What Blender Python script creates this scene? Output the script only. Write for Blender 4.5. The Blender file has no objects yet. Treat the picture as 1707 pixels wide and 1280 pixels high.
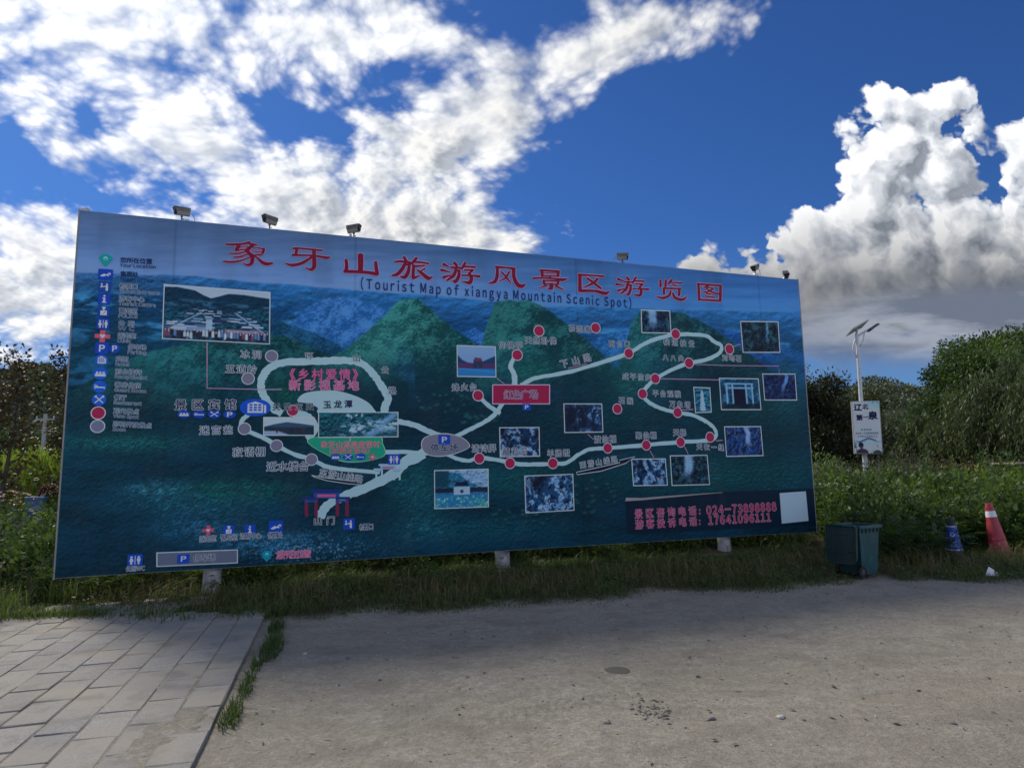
import bpy, bmesh, math, random
import numpy as np
from mathutils import Vector, Matrix
R = math.radians
rng = np.random.default_rng(7)
random.seed(7)
scene = bpy.context.scene
COL = scene.collection

# ------------------------------------------------------------------ camera
FPX, PITCH, ROLL, EYE = 1090.0, 0.12715, -0.01757, 1.6
_f = np.array([0, math.cos(PITCH), math.sin(PITCH)])
_r0 = np.array([1.0, 0, 0]); _u0 = np.array([0, -math.sin(PITCH), math.cos(PITCH)])
CR = math.cos(ROLL) * _r0 + math.sin(ROLL) * _u0
CU = -math.sin(ROLL) * _r0 + math.cos(ROLL) * _u0
CF = _f
EYEP = np.array([0, 0, EYE])
cam_d = bpy.data.cameras.new("camera")
cam = bpy.data.objects.new("camera", cam_d); COL.objects.link(cam)
cam_d.sensor_width = 36.0
cam_d.lens = 36.0 * FPX / 1707.0
cam_d.clip_start = 0.05; cam_d.clip_end = 9000
M = Matrix(((CR[0], CU[0], -CF[0], 0), (CR[1], CU[1], -CF[1], 0), (CR[2], CU[2], -CF[2], EYE), (0, 0, 0, 1)))
cam.matrix_world = M
scene.camera = cam

def ray(px, py):
    d = CF + CR * ((px - 853.5) / FPX) + CU * ((640.0 - py) / FPX)
    return d / np.linalg.norm(d)
def ground(px, py, z=0.0):
    d = ray(px, py); t = (z - EYE) / d[2]
    return EYEP + d * t
def at_depth(px, py, Y):
    d = ray(px, py); return EYEP + d * (Y / d[1])

# ------------------------------------------------------------------ sun and sky
SUN_AZ, SUN_EL = R(-47), R(44)          # azimuth from +Y, negative = to the left
SUND = Vector((math.sin(SUN_AZ) * math.cos(SUN_EL), math.cos(SUN_AZ) * math.cos(SUN_EL), math.sin(SUN_EL)))
sl = bpy.data.lights.new("sun", 'SUN'); so = bpy.data.objects.new("sun", sl); COL.objects.link(so)
sl.energy = 2.35; sl.angle = R(14.0); sl.color = (1.0, 0.91, 0.76)
so.rotation_euler = (-SUND).to_track_quat('-Z', 'Y').to_euler()

vs = scene.view_settings
scene.display_settings.display_device = 'sRGB'
vs.view_transform = 'Standard'; vs.look = 'None'; vs.exposure = 0.68; vs.gamma = 1.0
vs.use_curve_mapping = False
scene.cycles.use_denoising = True; scene.cycles.denoising_prefilter = 'NONE'      # keep fine grain of dirt and leaves
world = bpy.data.worlds.new("World"); scene.world = world; world.use_nodes = True
nt = world.node_tree; nt.nodes.clear()
class NB:
    """tiny node builder"""
    def __init__(s, nt): s.nt = nt
    def n(s, t, **k):
        x = s.nt.nodes.new(t)
        for a, b in k.items(): setattr(x, a, b)
        return x
    def put(s, sock, v):
        if isinstance(v, bpy.types.NodeSocket): s.nt.links.new(v, sock)
        elif v is not None: sock.default_value = v
    def m(s, op, a, b=None, c=None, clamp=False):
        x = s.n('ShaderNodeMath', operation=op, use_clamp=clamp)
        s.put(x.inputs[0], a); s.put(x.inputs[1], b); s.put(x.inputs[2], c)
        return x.outputs[0]
    def v(s, op, a, b=None, sc=None):
        x = s.n('ShaderNodeVectorMath', operation=op)
        s.put(x.inputs[0], a); s.put(x.inputs[1], b)
        if sc is not None: s.put(x.inputs['Scale'], sc)
        return x.outputs['Value'] if op in ('LENGTH', 'DOT_PRODUCT', 'DISTANCE') else x.outputs[0]
    def mr(s, v, a, b, c, d, kind='LINEAR'):
        x = s.n('ShaderNodeMapRange', interpolation_type=kind, clamp=True)
        for i, q in enumerate((v, a, b, c, d)): s.put(x.inputs[i], q)
        return x.outputs[0]
    def noise(s, vec, scale, detail=4, rough=.5, dist=0, dim='3D', lac=2.0, w=None):
        x = s.n('ShaderNodeTexNoise', noise_dimensions=dim)
        s.put(x.inputs['Vector'], vec); x.inputs['Scale'].default_value = scale; x.inputs['Detail'].default_value = detail
        x.inputs['Roughness'].default_value = rough; x.inputs['Distortion'].default_value = dist; x.inputs['Lacunarity'].default_value = lac
        return x
    def voro(s, vec, scale, detail=0, rough=.5, dim='3D', feature='F1', rnd=1.0):
        x = s.n('ShaderNodeTexVoronoi', voronoi_dimensions=dim, feature=feature)
        s.put(x.inputs['Vector'], vec); x.inputs['Scale'].default_value = scale
        if 'Detail' in x.inputs: x.inputs['Detail'].default_value = detail; x.inputs['Roughness'].default_value = rough
        x.inputs['Randomness'].default_value = rnd
        return x
    def mix(s, f, a, b, kind='MIX'):
        x = s.n('ShaderNodeMix', data_type='RGBA', blend_type=kind)
        s.put(x.inputs[0], f); s.put(x.inputs[6], a); s.put(x.inputs[7], b)
        return x.outputs[2]
    def ramp(s, f, stops, mode='LINEAR'):
        x = s.n('ShaderNodeValToRGB'); e = x.color_ramp.elements; x.color_ramp.interpolation = mode
        while len(e) < len(stops): e.new(.5)
        for i, (p, c) in enumerate(stops):
            e[i].position = p; e[i].color = (*c, 1) if len(c) == 3 else c
        s.put(x.inputs[0], f)
        return x.outputs[0]
    def comb(s, x_, y_, z_=0.0):
        x = s.n('ShaderNodeCombineXYZ')
        for i, q in enumerate((x_, y_, z_)): s.put(x.inputs[i], q)
        return x.outputs[0]
    def sep(s, v):
        x = s.n('ShaderNodeSeparateXYZ'); s.put(x.inputs[0], v); return x.outputs

def build_sky():
    B = NB(nt)
    d = B.n('ShaderNodeTexCoord').outputs['Generated']
    dx, dy, dz = B.sep(d)
    # --- clear air
    sky = B.n('ShaderNodeTexSky', sky_type='NISHITA', sun_disc=False)
    sky.sun_elevation = SUN_EL; sky.sun_rotation = SUN_AZ
    sky.air_density = 1.0; sky.dust_density = 0.35; sky.ozone_density = 4.0; sky.altitude = 200
    skyc = B.v('MULTIPLY', sky.outputs[0], (0.33, 0.63, 1.10))
    # --- tangent coordinates of the northern sky, in which the cloud banks are placed
    inv = B.m('DIVIDE', 1.0, B.m('MAXIMUM', dy, 0.08))
    T = B.comb(B.m('MULTIPLY', dx, inv), B.m('MULTIPLY', dz, inv))
    def tp(px, py):
        q = ray(px, py); return q[0] / q[1], q[2] / q[1]
    def blob(vec, px, py, rx, ry, ang=0.0, soft=1.0):
        mp = B.n('ShaderNodeMapping', vector_type='TEXTURE')
        B.put(mp.inputs[0], vec); c = tp(px, py)
        mp.inputs['Location'].default_value = (c[0], c[1], 0)
        mp.inputs['Rotation'].default_value = (0, 0, R(ang))
        mp.inputs['Scale'].default_value = (rx / FPX, ry / FPX, 1)
        return B.v('LENGTH', mp.outputs[0])
    # --- altocumulus: a sheet seen in perspective
    h = B.m('ADD', B.m('MAXIMUM', dz, 0.0), 0.42)
    P = B.comb(B.m('DIVIDE', dx, h), B.m('DIVIDE', dy, h))
    warp = B.noise(P, 2.0, 3, .5, dim='2D')
    wv = B.v('SCALE', B.v('SUBTRACT', warp.outputs['Color'], (.5, .5, .5)), sc=.12)
    Pw = B.v('ADD', P, wv)
    Tw = B.v('ADD', T, B.v('SCALE', wv, sc=.22))
    cov = B.m('MULTIPLY', B.m('SUBTRACT', B.noise(Pw, .9, 2, .5, dim='2D').outputs[0], .5), .55)
    front = B.mr(dy, .25, .75, 1.0, 0.0, 'SMOOTHSTEP')     # broken sheet goes on out of view, with cover added to light the board
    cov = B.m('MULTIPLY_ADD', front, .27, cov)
    banks = [ # px, py, rx, ry, angle, weight
        (150, 40, 660, 270, -10, .48), (350, 190, 220, 90, -20, .22), (560, 60, 330, 120, 8, .20),
        (930, 110, 380, 130, 22, .60), (1160, 40, 310, 105, 16, .52), (750, 250, 350, 140, 8, .54), (700, 385, 330, 60, -8, .42), (620, 60, 300, 130, 5, .18),
        (300, 275, 380, 75, -6, .50), (580, 380, 520, 110, -4, .58), (30, 430, 300, 180, -10, .60), (60, 560, 260, 130, 0, .5),
        (1400, 200, 520, 420, 0, -.42), (500, 205, 170, 40, -14, -.34), (20, 245, 130, 50, -12, -.30), (1090, 330, 260, 170, 10, -.34), (700,120,150,35,-10,-.25)]
    for (px, py, rx, ry, an, w) in banks:
        L = blob(Tw, px, py, rx, ry, an)
        cov = B.m('MULTIPLY_ADD', B.mr(L, 0.0, 1.15, 1.0, 0.0, 'SMOOTHSTEP'), w, cov)
    rot = B.n('ShaderNodeMapping'); B.put(rot.inputs[0], Pw)
    rot.inputs['Rotation'].default_value = (0, 0, R(25)); rot.inputs['Scale'].default_value = (1.0, 1.0, 1)
    def dens(vec):
        n1 = B.noise(vec, 5.2, 9, .60, dim='2D').outputs[0]
        n2 = B.voro(vec, 11.0, 3, .6, dim='2D').outputs['Distance']
        return B.m('MULTIPLY_ADD', B.m('SUBTRACT', .45, n2), .38, n1)
    D0 = dens(rot.outputs[0])
    sp = Vector((SUND.x / (SUND.z + .42), SUND.y / (SUND.z + .42), 0))
    D1 = dens(B.v('ADD', rot.outputs[0], B.v('SCALE', B.v('NORMALIZE', B.v('SUBTRACT', tuple(sp), P)), sc=.028)))
    den = B.m('ADD', D0, cov)
    alpha = B.m('MULTIPLY', B.mr(den, .48, .92, 0.0, 1.0, 'SMOOTHSTEP'), B.mr(dz, .02, .09, 0.0, 1.0))
    lit = B.m('ADD', .5, B.m('MULTIPLY', B.m('SUBTRACT', D0, D1), 2.6), clamp=True)
    thick = B.mr(den, .72, 1.25, 0.0, 1.0, 'SMOOTHSTEP')
    sunp = B.m('MAXIMUM', B.v('DOT_PRODUCT', d, tuple(SUND)), 0.0)
    glow = B.m('POWER', sunp, 5.0)
    bright = B.m('MULTIPLY_ADD', lit, .58, .46)
    bright = B.m('MULTIPLY_ADD', thick, -.20, bright)
    bright = B.m('MULTIPLY_ADD', glow, .50, bright)
    away = B.mr(B.v('DOT_PRODUCT', d, tuple(SUND)), .40, -.45, 1.0, 3.3, 'SMOOTHSTEP')   # front-lit clouds, mostly unseen, brightened further to fill the shaded board
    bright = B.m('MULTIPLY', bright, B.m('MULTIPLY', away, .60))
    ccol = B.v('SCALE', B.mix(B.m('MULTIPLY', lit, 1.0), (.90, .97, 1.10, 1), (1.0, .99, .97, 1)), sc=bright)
    # --- cumulus towers
    w2 = B.noise(T, 11.0, 5, .58, dim='2D')
    Tc = B.v('ADD', T, B.v('SCALE', B.v('SUBTRACT', w2.outputs['Color'], (.5, .5, .5)), sc=.045))
    puffs = [(1500, 260, 120), (1585, 190, 68), (1490, 195, 62), (1460, 290, 80), (1550, 300, 95), (1500, 390, 160), (1395, 415, 105),
             (1300, 455, 95), (1200, 480, 80), (1610, 440, 170), (1715, 330, 95), (1735, 260, 80), (1790, 420, 190), (1430, 510, 170), (1620, 550, 190), (1560, 400, 150), (1660, 470, 190), (1500, 470, 190), (1565, 245, 92), (1600, 300, 70)]
    def puff_h(vec):
        acc = None
        for (px, py, r) in puffs:
            c = tp(px, py)
            q = B.v('DISTANCE', vec, (c[0], c[1], 0))
            q = B.m('DIVIDE', q, r / FPX)
            q = B.m('MULTIPLY', B.m('SUBTRACT', 1.0, B.m('MULTIPLY', q, q)), (r / 110.0) ** .5)
            acc = q if acc is None else B.m('SMOOTH_MAX', acc, q, .25)
        vb = B.voro(vec, 12.0, 3.0, .55, dim='2D').outputs['Distance']
        return B.m('ADD', acc, B.m('MULTIPLY', B.m('SUBTRACT', .42, B.m('MULTIPLY', vb, vb)), .60))
    H0 = puff_h(Tc)
    H1 = puff_h(B.v('ADD', Tc, (-.018, .020, 0)))
    ca = B.m('MULTIPLY', B.mr(H0, -.10, .18, 0.0, 1.0, 'SMOOTHSTEP'), B.mr(B.sep(Tw)[1], .12, .23, 0.0, 1.0, 'SMOOTHSTEP'))
    cl = B.m('ADD', .46, B.m('MULTIPLY', B.m('SUBTRACT', H0, H1), 1.05), clamp=True)
    tz = B.sep(T)[1]
    base = B.mr(tz, .22, .46, 0.0, 1.0, 'SMOOTHSTEP')
    rim = B.mr(H0, .0, .7, .09, 0.0)
    cb = B.m('ADD', B.m('MULTIPLY', cl, B.m('MULTIPLY_ADD', base, .44, .06)), B.m('MULTIPLY_ADD', base, .09, .085))
    cb = B.m('ADD', cb, rim)
    cumc = B.v('SCALE', B.mix(cl, (.84, .93, 1.09, 1), (.985, .99, 1.0, 1)), sc=cb)
    # --- grey flat bank below the towers, and haze to the horizon
    strat = B.noise(B.v('MULTIPLY', Tw, (1.0, 4.2, 1)), 3.2, 5, .55, dim='2D').outputs[0]
    east = B.mr(blob(Tw, 1700, 540, 560, 85), .45, 1.0, 1.0, 0.0, 'SMOOTHSTEP')
    sa = B.m('MULTIPLY', east, B.mr(strat, .26, .44, 0.0, 1.0, 'SMOOTHSTEP'))
    sc_ = B.mix(B.mr(strat, .36, .56, 0.0, 1.0), (.26, .285, .34, 1), (.10, .118, .16, 1))
    STR = 0.05
    bg0 = B.mix(B.mr(dz, .0, .34, .75, 0.0, 'SMOOTHSTEP'), B.v('SCALE', skyc, sc=STR), (.085, .165, .31, 1))   # pale haze low over the land
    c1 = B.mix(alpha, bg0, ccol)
    c2 = B.mix(ca, c1, cumc)
    c3 = B.mix(sa, c2, sc_)
    out = B.n('ShaderNodeOutputWorld'); bg = B.n('ShaderNodeBackground')
    # Background at STR: bring the clouds to the same scale
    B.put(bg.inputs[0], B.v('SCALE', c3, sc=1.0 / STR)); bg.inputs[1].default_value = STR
    B.nt.links.new(bg.outputs[0], out.inputs[0])
build_sky()
world.cycles.sampling_method = 'MANUAL'; world.cycles.sample_map_resolution = 512
# ------------------------------------------------------------------ helpers
def s2l(c):
    c = np.asarray(c, float) / 255.0
    return np.where(c <= .04045, c / 12.92, ((c + .055) / 1.055) ** 2.4)
def obj(name, me, parent=None, mat=None, smooth=False):
    o = bpy.data.objects.new(name, me); COL.objects.link(o)
    if mat is not None and len(me.materials) == 0:
        for m_ in (mat if isinstance(mat, (list, tuple)) else [mat]): me.materials.append(m_)
    if parent is not None: o.parent = parent
    if smooth: me.polygons.foreach_set('use_smooth', np.ones(len(me.polygons), bool))
    return o
def mesh(name, V, F, smooth=False):
    me = bpy.data.meshes.new(name)
    V = np.asarray(V, np.float32)
    if isinstance(F, np.ndarray):
        n, k = F.shape
        me.vertices.add(len(V)); me.vertices.foreach_set('co', V.ravel())
        me.loops.add(n * k); me.loops.foreach_set('vertex_index', F.astype(np.int32).ravel())
        me.polygons.add(n); me.polygons.foreach_set('loop_start', (np.arange(n) * k).astype(np.int32))
        me.update(calc_edges=True); me.validate()
    else:
        me.from_pydata([tuple(v) for v in V], [], [tuple(f) for f in F]); me.update()
    if smooth: me.polygons.foreach_set('use_smooth', np.ones(len(me.polygons), bool))
    return me
def tag(o, label=None, cat=None, group=None, kind=None):
    if label: o['label'] = label
    if cat: o['category'] = cat
    if group: o['group'] = group
    if kind: o['kind'] = kind
    return o
def thing(name, label, cat, loc=(0, 0, 0), rz=0.0, group=None):
    o = bpy.data.objects.new(name, None); COL.objects.link(o); o.empty_display_size = .2
    o.location = loc; o.rotation_euler = (0, 0, rz)
    return tag(o, label, cat, group)
def dup(root, loc, rz=0.0, scale=1.0, label=None, group=None):
    r = root.copy(); COL.objects.link(r); r.location = loc; r.rotation_euler = (0, 0, rz)
    r.scale = (scale,) * 3 if not isinstance(scale, (tuple, list)) else scale
    if label: r['label'] = label
    if group: r['group'] = group
    for ch in list(root.children):
        c = ch.copy(); COL.objects.link(c); c.parent = r
        for g in list(ch.children):
            d = g.copy(); COL.objects.link(d); d.parent = c
    return r
class MB:
    """collects shapes, then links them as one mesh"""
    def __init__(s): s.V = []; s.F = []; s.mi = []; s.m = 0
    def add(s, V, F, m=None):
        b = len(s.V); s.V += [tuple(v) for v in V]; s.F += [tuple(b + i for i in f) for f in F]; s.mi += [s.m if m is None else m] * len(F)
    def box(s, c, d, rot=None, taper=1.0, m=None):
        V = []
        for z in (-1, 1):
            k = taper if z > 0 else 1.0
            for x, y in ((-1, -1), (1, -1), (1, 1), (-1, 1)):
                p = Vector((x * d[0] / 2 * k, y * d[1] / 2 * k, z * d[2] / 2))
                if rot is not None: p = rot @ p
                V.append(p + Vector(c))
        s.add(V, [(3, 2, 1, 0), (4, 5, 6, 7), (0, 1, 5, 4), (1, 2, 6, 5), (2, 3, 7, 6), (3, 0, 4, 7)], m)
    def tube(s, pts, rad, n=10, caps=True, m=None, sq=False):
        pts = [Vector(p) for p in pts]; rad = rad if isinstance(rad, (list, tuple)) else [rad] * len(pts)
        V = []; F = []; up = None
        for i, p in enumerate(pts):
            t = (pts[min(i + 1, len(pts) - 1)] - pts[max(i - 1, 0)]).normalized()
            if up is None: up = t.orthogonal().normalized()
            up = (up - t * up.dot(t)).normalized(); sd = t.cross(up)
            for k in range(n):
                a = 2 * math.pi * k / n
                V.append(p + (up * math.cos(a) + sd * math.sin(a)) * rad[i])
        for i in range(len(pts) - 1):
            for k in range(n):
                F.append((i * n + k, i * n + (k + 1) % n, (i + 1) * n + (k + 1) % n, (i + 1) * n + k))
        if caps:
            F.append(tuple(range(n))[::-1]); F.append(tuple((len(pts) - 1) * n + k for k in range(n)))
        s.add(V, F, m)
    def lathe(s, prof, c=(0, 0, 0), n=24, m=None, sqr=0.0):
        V = []; F = []
        for (r, z) in prof:
            for k in range(n):
                a = 2 * math.pi * k / n; cx, cy = math.cos(a), math.sin(a)
                if sqr:
                    q = (abs(cx) ** (2 + sqr * 8) + abs(cy) ** (2 + sqr * 8)) ** (1 / (2 + sqr * 8)); cx /= q; cy /= q
                V.append((c[0] + r * cx, c[1] + r * cy, c[2] + z))
        for i in range(len(prof) - 1):
            for k in range(n): F.append((i * n + k, i * n + (k + 1) % n, (i + 1) * n + (k + 1) % n, (i + 1) * n + k))
        F.append(tuple(range(n))[::-1]); F.append(tuple((len(prof) - 1) * n + k for k in range(n)))
        s.add(V, F, m)
    def build(s, name, mat, parent=None, smooth=False, bevel=0.0, auto=None):
        me = bpy.data.meshes.new(name); me.from_pydata(s.V, [], s.F); me.update()
        if bevel:
            bm = bmesh.new(); bm.from_mesh(me)
            es = [e for e in bm.edges if len(e.link_faces) == 2 and e.calc_face_angle(0) > .6]
            bmesh.ops.bevel(bm, geom=es, offset=bevel, segments=2, affect='EDGES', profile=.6)
            bm.to_mesh(me); bm.free()
        elif any(s.mi):
            me.polygons.foreach_set('material_index', s.mi)
        o = obj(name, me, parent, mat)
        if smooth:
            me.polygons.foreach_set('use_smooth', np.ones(len(me.polygons), bool))
            if auto:
                me.set_sharp_from_angle(angle=R(auto))
        return o

# lattice noise in numpy (for relief and for the picture printed on the board)
_T = rng.random((257, 257)); _T[256] = _T[0]; _T[:, 256] = _T[:, 0]
def vnoise(x, y):
    xi = np.floor(x).astype(int); yi = np.floor(y).astype(int)
    fx = x - xi; fy = y - yi; fx = fx * fx * (3 - 2 * fx); fy = fy * fy * (3 - 2 * fy)
    a = _T[xi & 255, yi & 255]; b = _T[(xi + 1) & 255, yi & 255]; c = _T[xi & 255, (yi + 1) & 255]; d = _T[(xi + 1) & 255, (yi + 1) & 255]
    return (a * (1 - fx) + b * fx) * (1 - fy) + (c * (1 - fx) + d * fx) * fy
def fbm(x, y, o=5, g=.5, s=0.0):
    x = np.asarray(x, float) + s * 17.3; y = np.asarray(y, float) + s * 7.9
    t = 0; a = 1; n = 0
    for i in range(o):
        t = t + a * vnoise(x, y); n += a; a *= g; x = x * 2.03 + 13.7; y = y * 2.03 + 5.1
    return t / n
def sstep(a, b, x):
    t = np.clip((x - a) / (b - a), 0, 1); return t * t * (3 - 2 * t)

# ------------------------------------------------------------------ materials
def new_mat(name):
    m_ = bpy.data.materials.new(name); m_.use_nodes = True
    return m_, NB(m_.node_tree), m_.node_tree.nodes['Principled BSDF']
def mat(name, c, rough=.6, metal=0.0, var=.0, scale=8.0, bump=0.0, bscale=40.0, spec=.5, dirt=None, dirt_amt=.5):
    """colour with procedural variation, grime and fine relief"""
    m_, B, p = new_mat(name)
    p.inputs['Roughness'].default_value = rough; p.inputs['Metallic'].default_value = metal
    p.inputs['Specular IOR Level'].default_value = spec
    co = B.n('ShaderNodeTexCoord').outputs['Object']
    col = None
    base = (*c, 1)
    if var:
        f = B.noise(co, scale, 5, .6).outputs[0]
        col = B.mix(B.mr(f, .3, .7, 0, 1), (*[x * (1 - var) for x in c], 1), (*[min(1, x * (1 + var)) for x in c], 1))
    if dirt is not None:
        f = B.noise(co, scale * .6, 6, .65).outputs[0]
        col = B.mix(B.m('MULTIPLY', B.mr(f, .45, .72, 0, 1), dirt_amt), col if col is not None else base, (*dirt, 1))
    if col is not None: B.put(p.inputs['Base Color'], col)
    else: p.inputs['Base Color'].default_value = base
    if var or dirt is not None:
        B.put(p.inputs['Roughness'], B.mr(B.noise(co, scale * 2, 3).outputs[0], .3, .7, max(0, rough - .1), min(1, rough + .12)))
    if bump:
        bp = B.n('ShaderNodeBump'); bp.inputs['Strength'].default_value = 1.0; bp.inputs['Distance'].default_value = bump
        B.put(bp.inputs['Height'], B.noise(co, bscale, 5, .6).outputs[0]); B.put(p.inputs['Normal'], bp.outputs[0])
    return m_
def leaf_mat(name, dark, light, trans=.35, rough=.5):
    """leaf colour from the per-leaf attribute 'tint', part of the light goes through"""
    m_, B, p = new_mat(name)
    at = B.n('ShaderNodeAttribute', attribute_name='tint').outputs['Fac']
    oi = B.n('ShaderNodeObjectInfo').outputs['Random']
    f = B.m('ADD', at, B.m('MULTIPLY', B.m('SUBTRACT', oi, .5), .3), clamp=True)
    col = B.mix(f, (*dark, 1), (*light, 1))
    B.put(p.inputs['Base Color'], col); p.inputs['Roughness'].default_value = rough
    p.inputs['Specular IOR Level'].default_value = .35
    tr = B.n('ShaderNodeBsdfTranslucent'); B.put(tr.inputs[0], B.v('MULTIPLY', col, (1.25, 1.3, .6)))
    ms = B.n('ShaderNodeMixShader'); ms.inputs[0].default_value = trans
    B.nt.links.new(p.outputs[0], ms.inputs[1]); B.nt.links.new(tr.outputs[0], ms.inputs[2])
    B.nt.links.new(ms.outputs[0], m_.node_tree.nodes['Material Output'].inputs[0])
    return m_

MAT = {}
MAT['white_paint'] = mat('white_paint', (.62, .64, .66), .45, var=.08, scale=3, dirt=(.32, .30, .27), dirt_amt=.35)
MAT['steel'] = mat('steel', (.42, .43, .44), .4, metal=.6, var=.15, scale=6)
MAT['black_plastic'] = mat('black_plastic', (.018, .018, .02), .35, var=.3, scale=10)
MAT['cam_grey'] = mat('camera_grey', (.30, .30, .29), .45, var=.1, scale=14, dirt=(.2, .18, .15), dirt_amt=.4)
MAT['dark_grey'] = mat('dark_grey', (.07, .07, .075), .5, var=.2, scale=10)
MAT['glass_black'] = mat('lens_black', (.01, .01, .012), .08)
MAT['bark'] = mat('bark', (.085, .065, .05), .9, var=.35, scale=9, bump=.015, bscale=22)
MAT['post'] = mat('peeling_post', (.40, .40, .41), .85, var=.35, scale=7, bump=.02, bscale=16, dirt=(.14, .12, .10), dirt_amt=.8)
# ------------------------------------------------------------------ the ground
BL = np.array([-5.72, 8.377]); BR = np.array([5.517, 12.306]); BB, BT = 0.345, 5.088
BW = float(np.hypot(*(BR - BL))); BU = (BR - BL) / BW; BN = np.array([BU[1], -BU[0]])   # BN points to the viewer
BANG = math.atan2(BU[1], BU[0])
# edge between the dirt and the grass verge, traced on the ground
EDGE_PX = [(-400, 1045), (0, 1030), (150, 1016), (250, 1030), (440, 1030), (531, 1029), (586, 1020), (623, 1012), (699, 1017), (766, 1013), (815, 1006), (890, 1001), (965, 1000), (1019, 996),
           (1080, 983), (1150, 985), (1230, 984), (1290, 987), (1345, 975), (1400, 967), (1456, 960), (1500, 964), (1540, 961), (1600, 967), (1640, 966), (1707, 961), (2000, 950), (2400, 935)]
EDGE = np.array([ground(*p)[:2] for p in EDGE_PX])
def edge_y(x): return np.interp(x, EDGE[:, 0], EDGE[:, 1])
def terrain(x, y):
    x = np.asarray(x, float); y = np.asarray(y, float)
    e = edge_y(x)
    z = .55 * sstep(2.2, 7.0, y - e) * sstep(-9, -4, x + .2 * y)            # planted bank behind the board
    z = z + .05 * sstep(-.1, .5, y - e)
    near = sstep(40, 14, np.hypot(x, y - 4))
    z = z + near * ((fbm(x * .45, y * .45, 4, .5) - .5) * .07 + (fbm(x * 3.1, y * 3.1, 3, .5, 2) - .5) * .018) * sstep(.0, .1, np.abs(x) + 1)
    # worn wheel tracks across the dirt on the right
    for (cx, cy, rr) in ((-2.0, -2.5, 8.6), (-2.0, -2.5, 10.1)):
        dd = np.hypot(x - cx, y - cy) - rr
        z = z - .022 * np.exp(-(dd / .16) ** 2) * sstep(.5, 2.5, x) * near
    # paving bed kept level
    pv = sstep(.35, .05, (x - (-1.78 - (y - 3.81) * .272))) * sstep(9.6, 8.6, y) * sstep(-9.5, -8.5, x)
    z = z * (1 - pv) + (-.012) * pv
    return z
def stretch(n, near, far, k):
    t = np.linspace(-1, 1, n); return np.sign(t) * (near * np.abs(t) + (far - near) * np.abs(t) ** k)
gx = stretch(300, 12, 2600, 9); gy = 6.5 + stretch(300, 9, 2600, 9)
GX, GY = np.meshgrid(gx, gy); GZ = terrain(GX, GY)
n = 300; idx = np.arange(n * n).reshape(n, n)
F = np.stack([idx[:-1, :-1], idx[:-1, 1:], idx[1:, 1:], idx[1:, :-1]], -1).reshape(-1, 4)
me = mesh('ground', np.stack([GX, GY, GZ], -1).reshape(-1, 3), F, True)
soil = sstep(-.12, .18, GY + (fbm(GX * 1.6, GY * 1.6, 4, .6, 5) - .5) * .5 - edge_y(GX))
at = me.attributes.new('soil', 'FLOAT', 'POINT'); at.data.foreach_set('value', soil.ravel().astype(np.float32))
def ground_mat():
    m_, B, p = new_mat('packed_dirt')
    co = B.n('ShaderNodeTexCoord').outputs['Object']
    so_ = B.n('ShaderNodeAttribute', attribute_name='soil').outputs['Fac']
    big = B.noise(co, .35, 4, .55).outputs[0]; mid = B.noise(co, 2.2, 6, .62).outputs[0]; fine = B.noise(co, 38, 6, .72).outputs[0]
    stre = B.noise(B.v('MULTIPLY', co, (1.0, 3.2, 1)), 1.3, 5, .6).outputs[0]
    c = B.mix(B.mr(big, .36, .64, 0, 1), (.315, .292, .238, 1), (.405, .382, .322, 1))
    c = B.mix(B.m('MULTIPLY', B.mr(mid, .48, .66, 0, 1), .75), c, (.20, .184, .155, 1))
    c = B.mix(B.m('MULTIPLY', B.mr(stre, .5, .66, 0, 1), .6), c, (.43, .41, .37, 1))
    c = B.mix(B.mr(B.noise(B.v('ADD', co, (3, 9, 2)), 13, 5, .7).outputs[0], .42, .60, 0, .6), c, (.235, .215, .178, 1))
    grit = B.voro(co, 55, 1, .6).outputs['Distance']
    c = B.mix(B.mr(fine, .35, .66, .0, .7), c, (.175, .16, .138, 1))
    c = B.mix(B.mr(B.noise(co, 90, 3, .7).outputs[0], .62, .74, 0, .75), c, (.47, .45, .41, 1))
    dk = B.mr(B.noise(B.v('ADD', co, (7, 3, 1)), 18, 6, .72).outputs[0], .62, .72, 0, .8)
    c = B.mix(dk, c, (.085, .078, .07, 1))
    for (cx_, cy_, r0) in ((4.4, -4.2, 8.35), (4.4, -4.2, 9.75), (-2.0, -2.5, 8.6)):       # faint tyre prints
        dd = B.m('ABSOLUTE', B.m('SUBTRACT', B.v('DISTANCE', B.v('MULTIPLY', co, (1, 1, 0)), (cx_, cy_, 0)), r0))
        trd = B.m('MULTIPLY', B.mr(dd, .05, .13, 1.0, 0.0, 'SMOOTHSTEP'), B.mr(B.noise(B.v('MULTIPLY', co, (26, 9, 1)), 1.0, 2, .5).outputs[0], .42, .58, 0, .5))
        c = B.mix(B.m('MULTIPLY', trd, B.mr(big, .42, .55, 0, 1)), c, (.17, .158, .138, 1))
    c = B.mix(so_, c, B.mix(mid, (.05, .045, .03, 1), (.10, .085, .055, 1)))
    B.put(p.inputs['Base Color'], c); p.inputs['Roughness'].default_value = .95; p.inputs['Specular IOR Level'].default_value = .15
    hgt = B.m('ADD', B.m('MULTIPLY', mid, .8), B.m('ADD', B.m('MULTIPLY', fine, .42), B.m('MULTIPLY', B.mr(grit, 0, .5, 1, 0), .12)))
    hgt = B.m('ADD', hgt, B.m('MULTIPLY', stre, .5))
    bp = B.n('ShaderNodeBump'); bp.inputs['Distance'].default_value = .04; bp.inputs['Strength'].default_value = 1.0
    B.put(bp.inputs['Height'], hgt); B.put(p.inputs['Normal'], bp.outputs[0])
    return m_
tag(obj('ground', me, None, ground_mat()), kind='structure')

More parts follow.
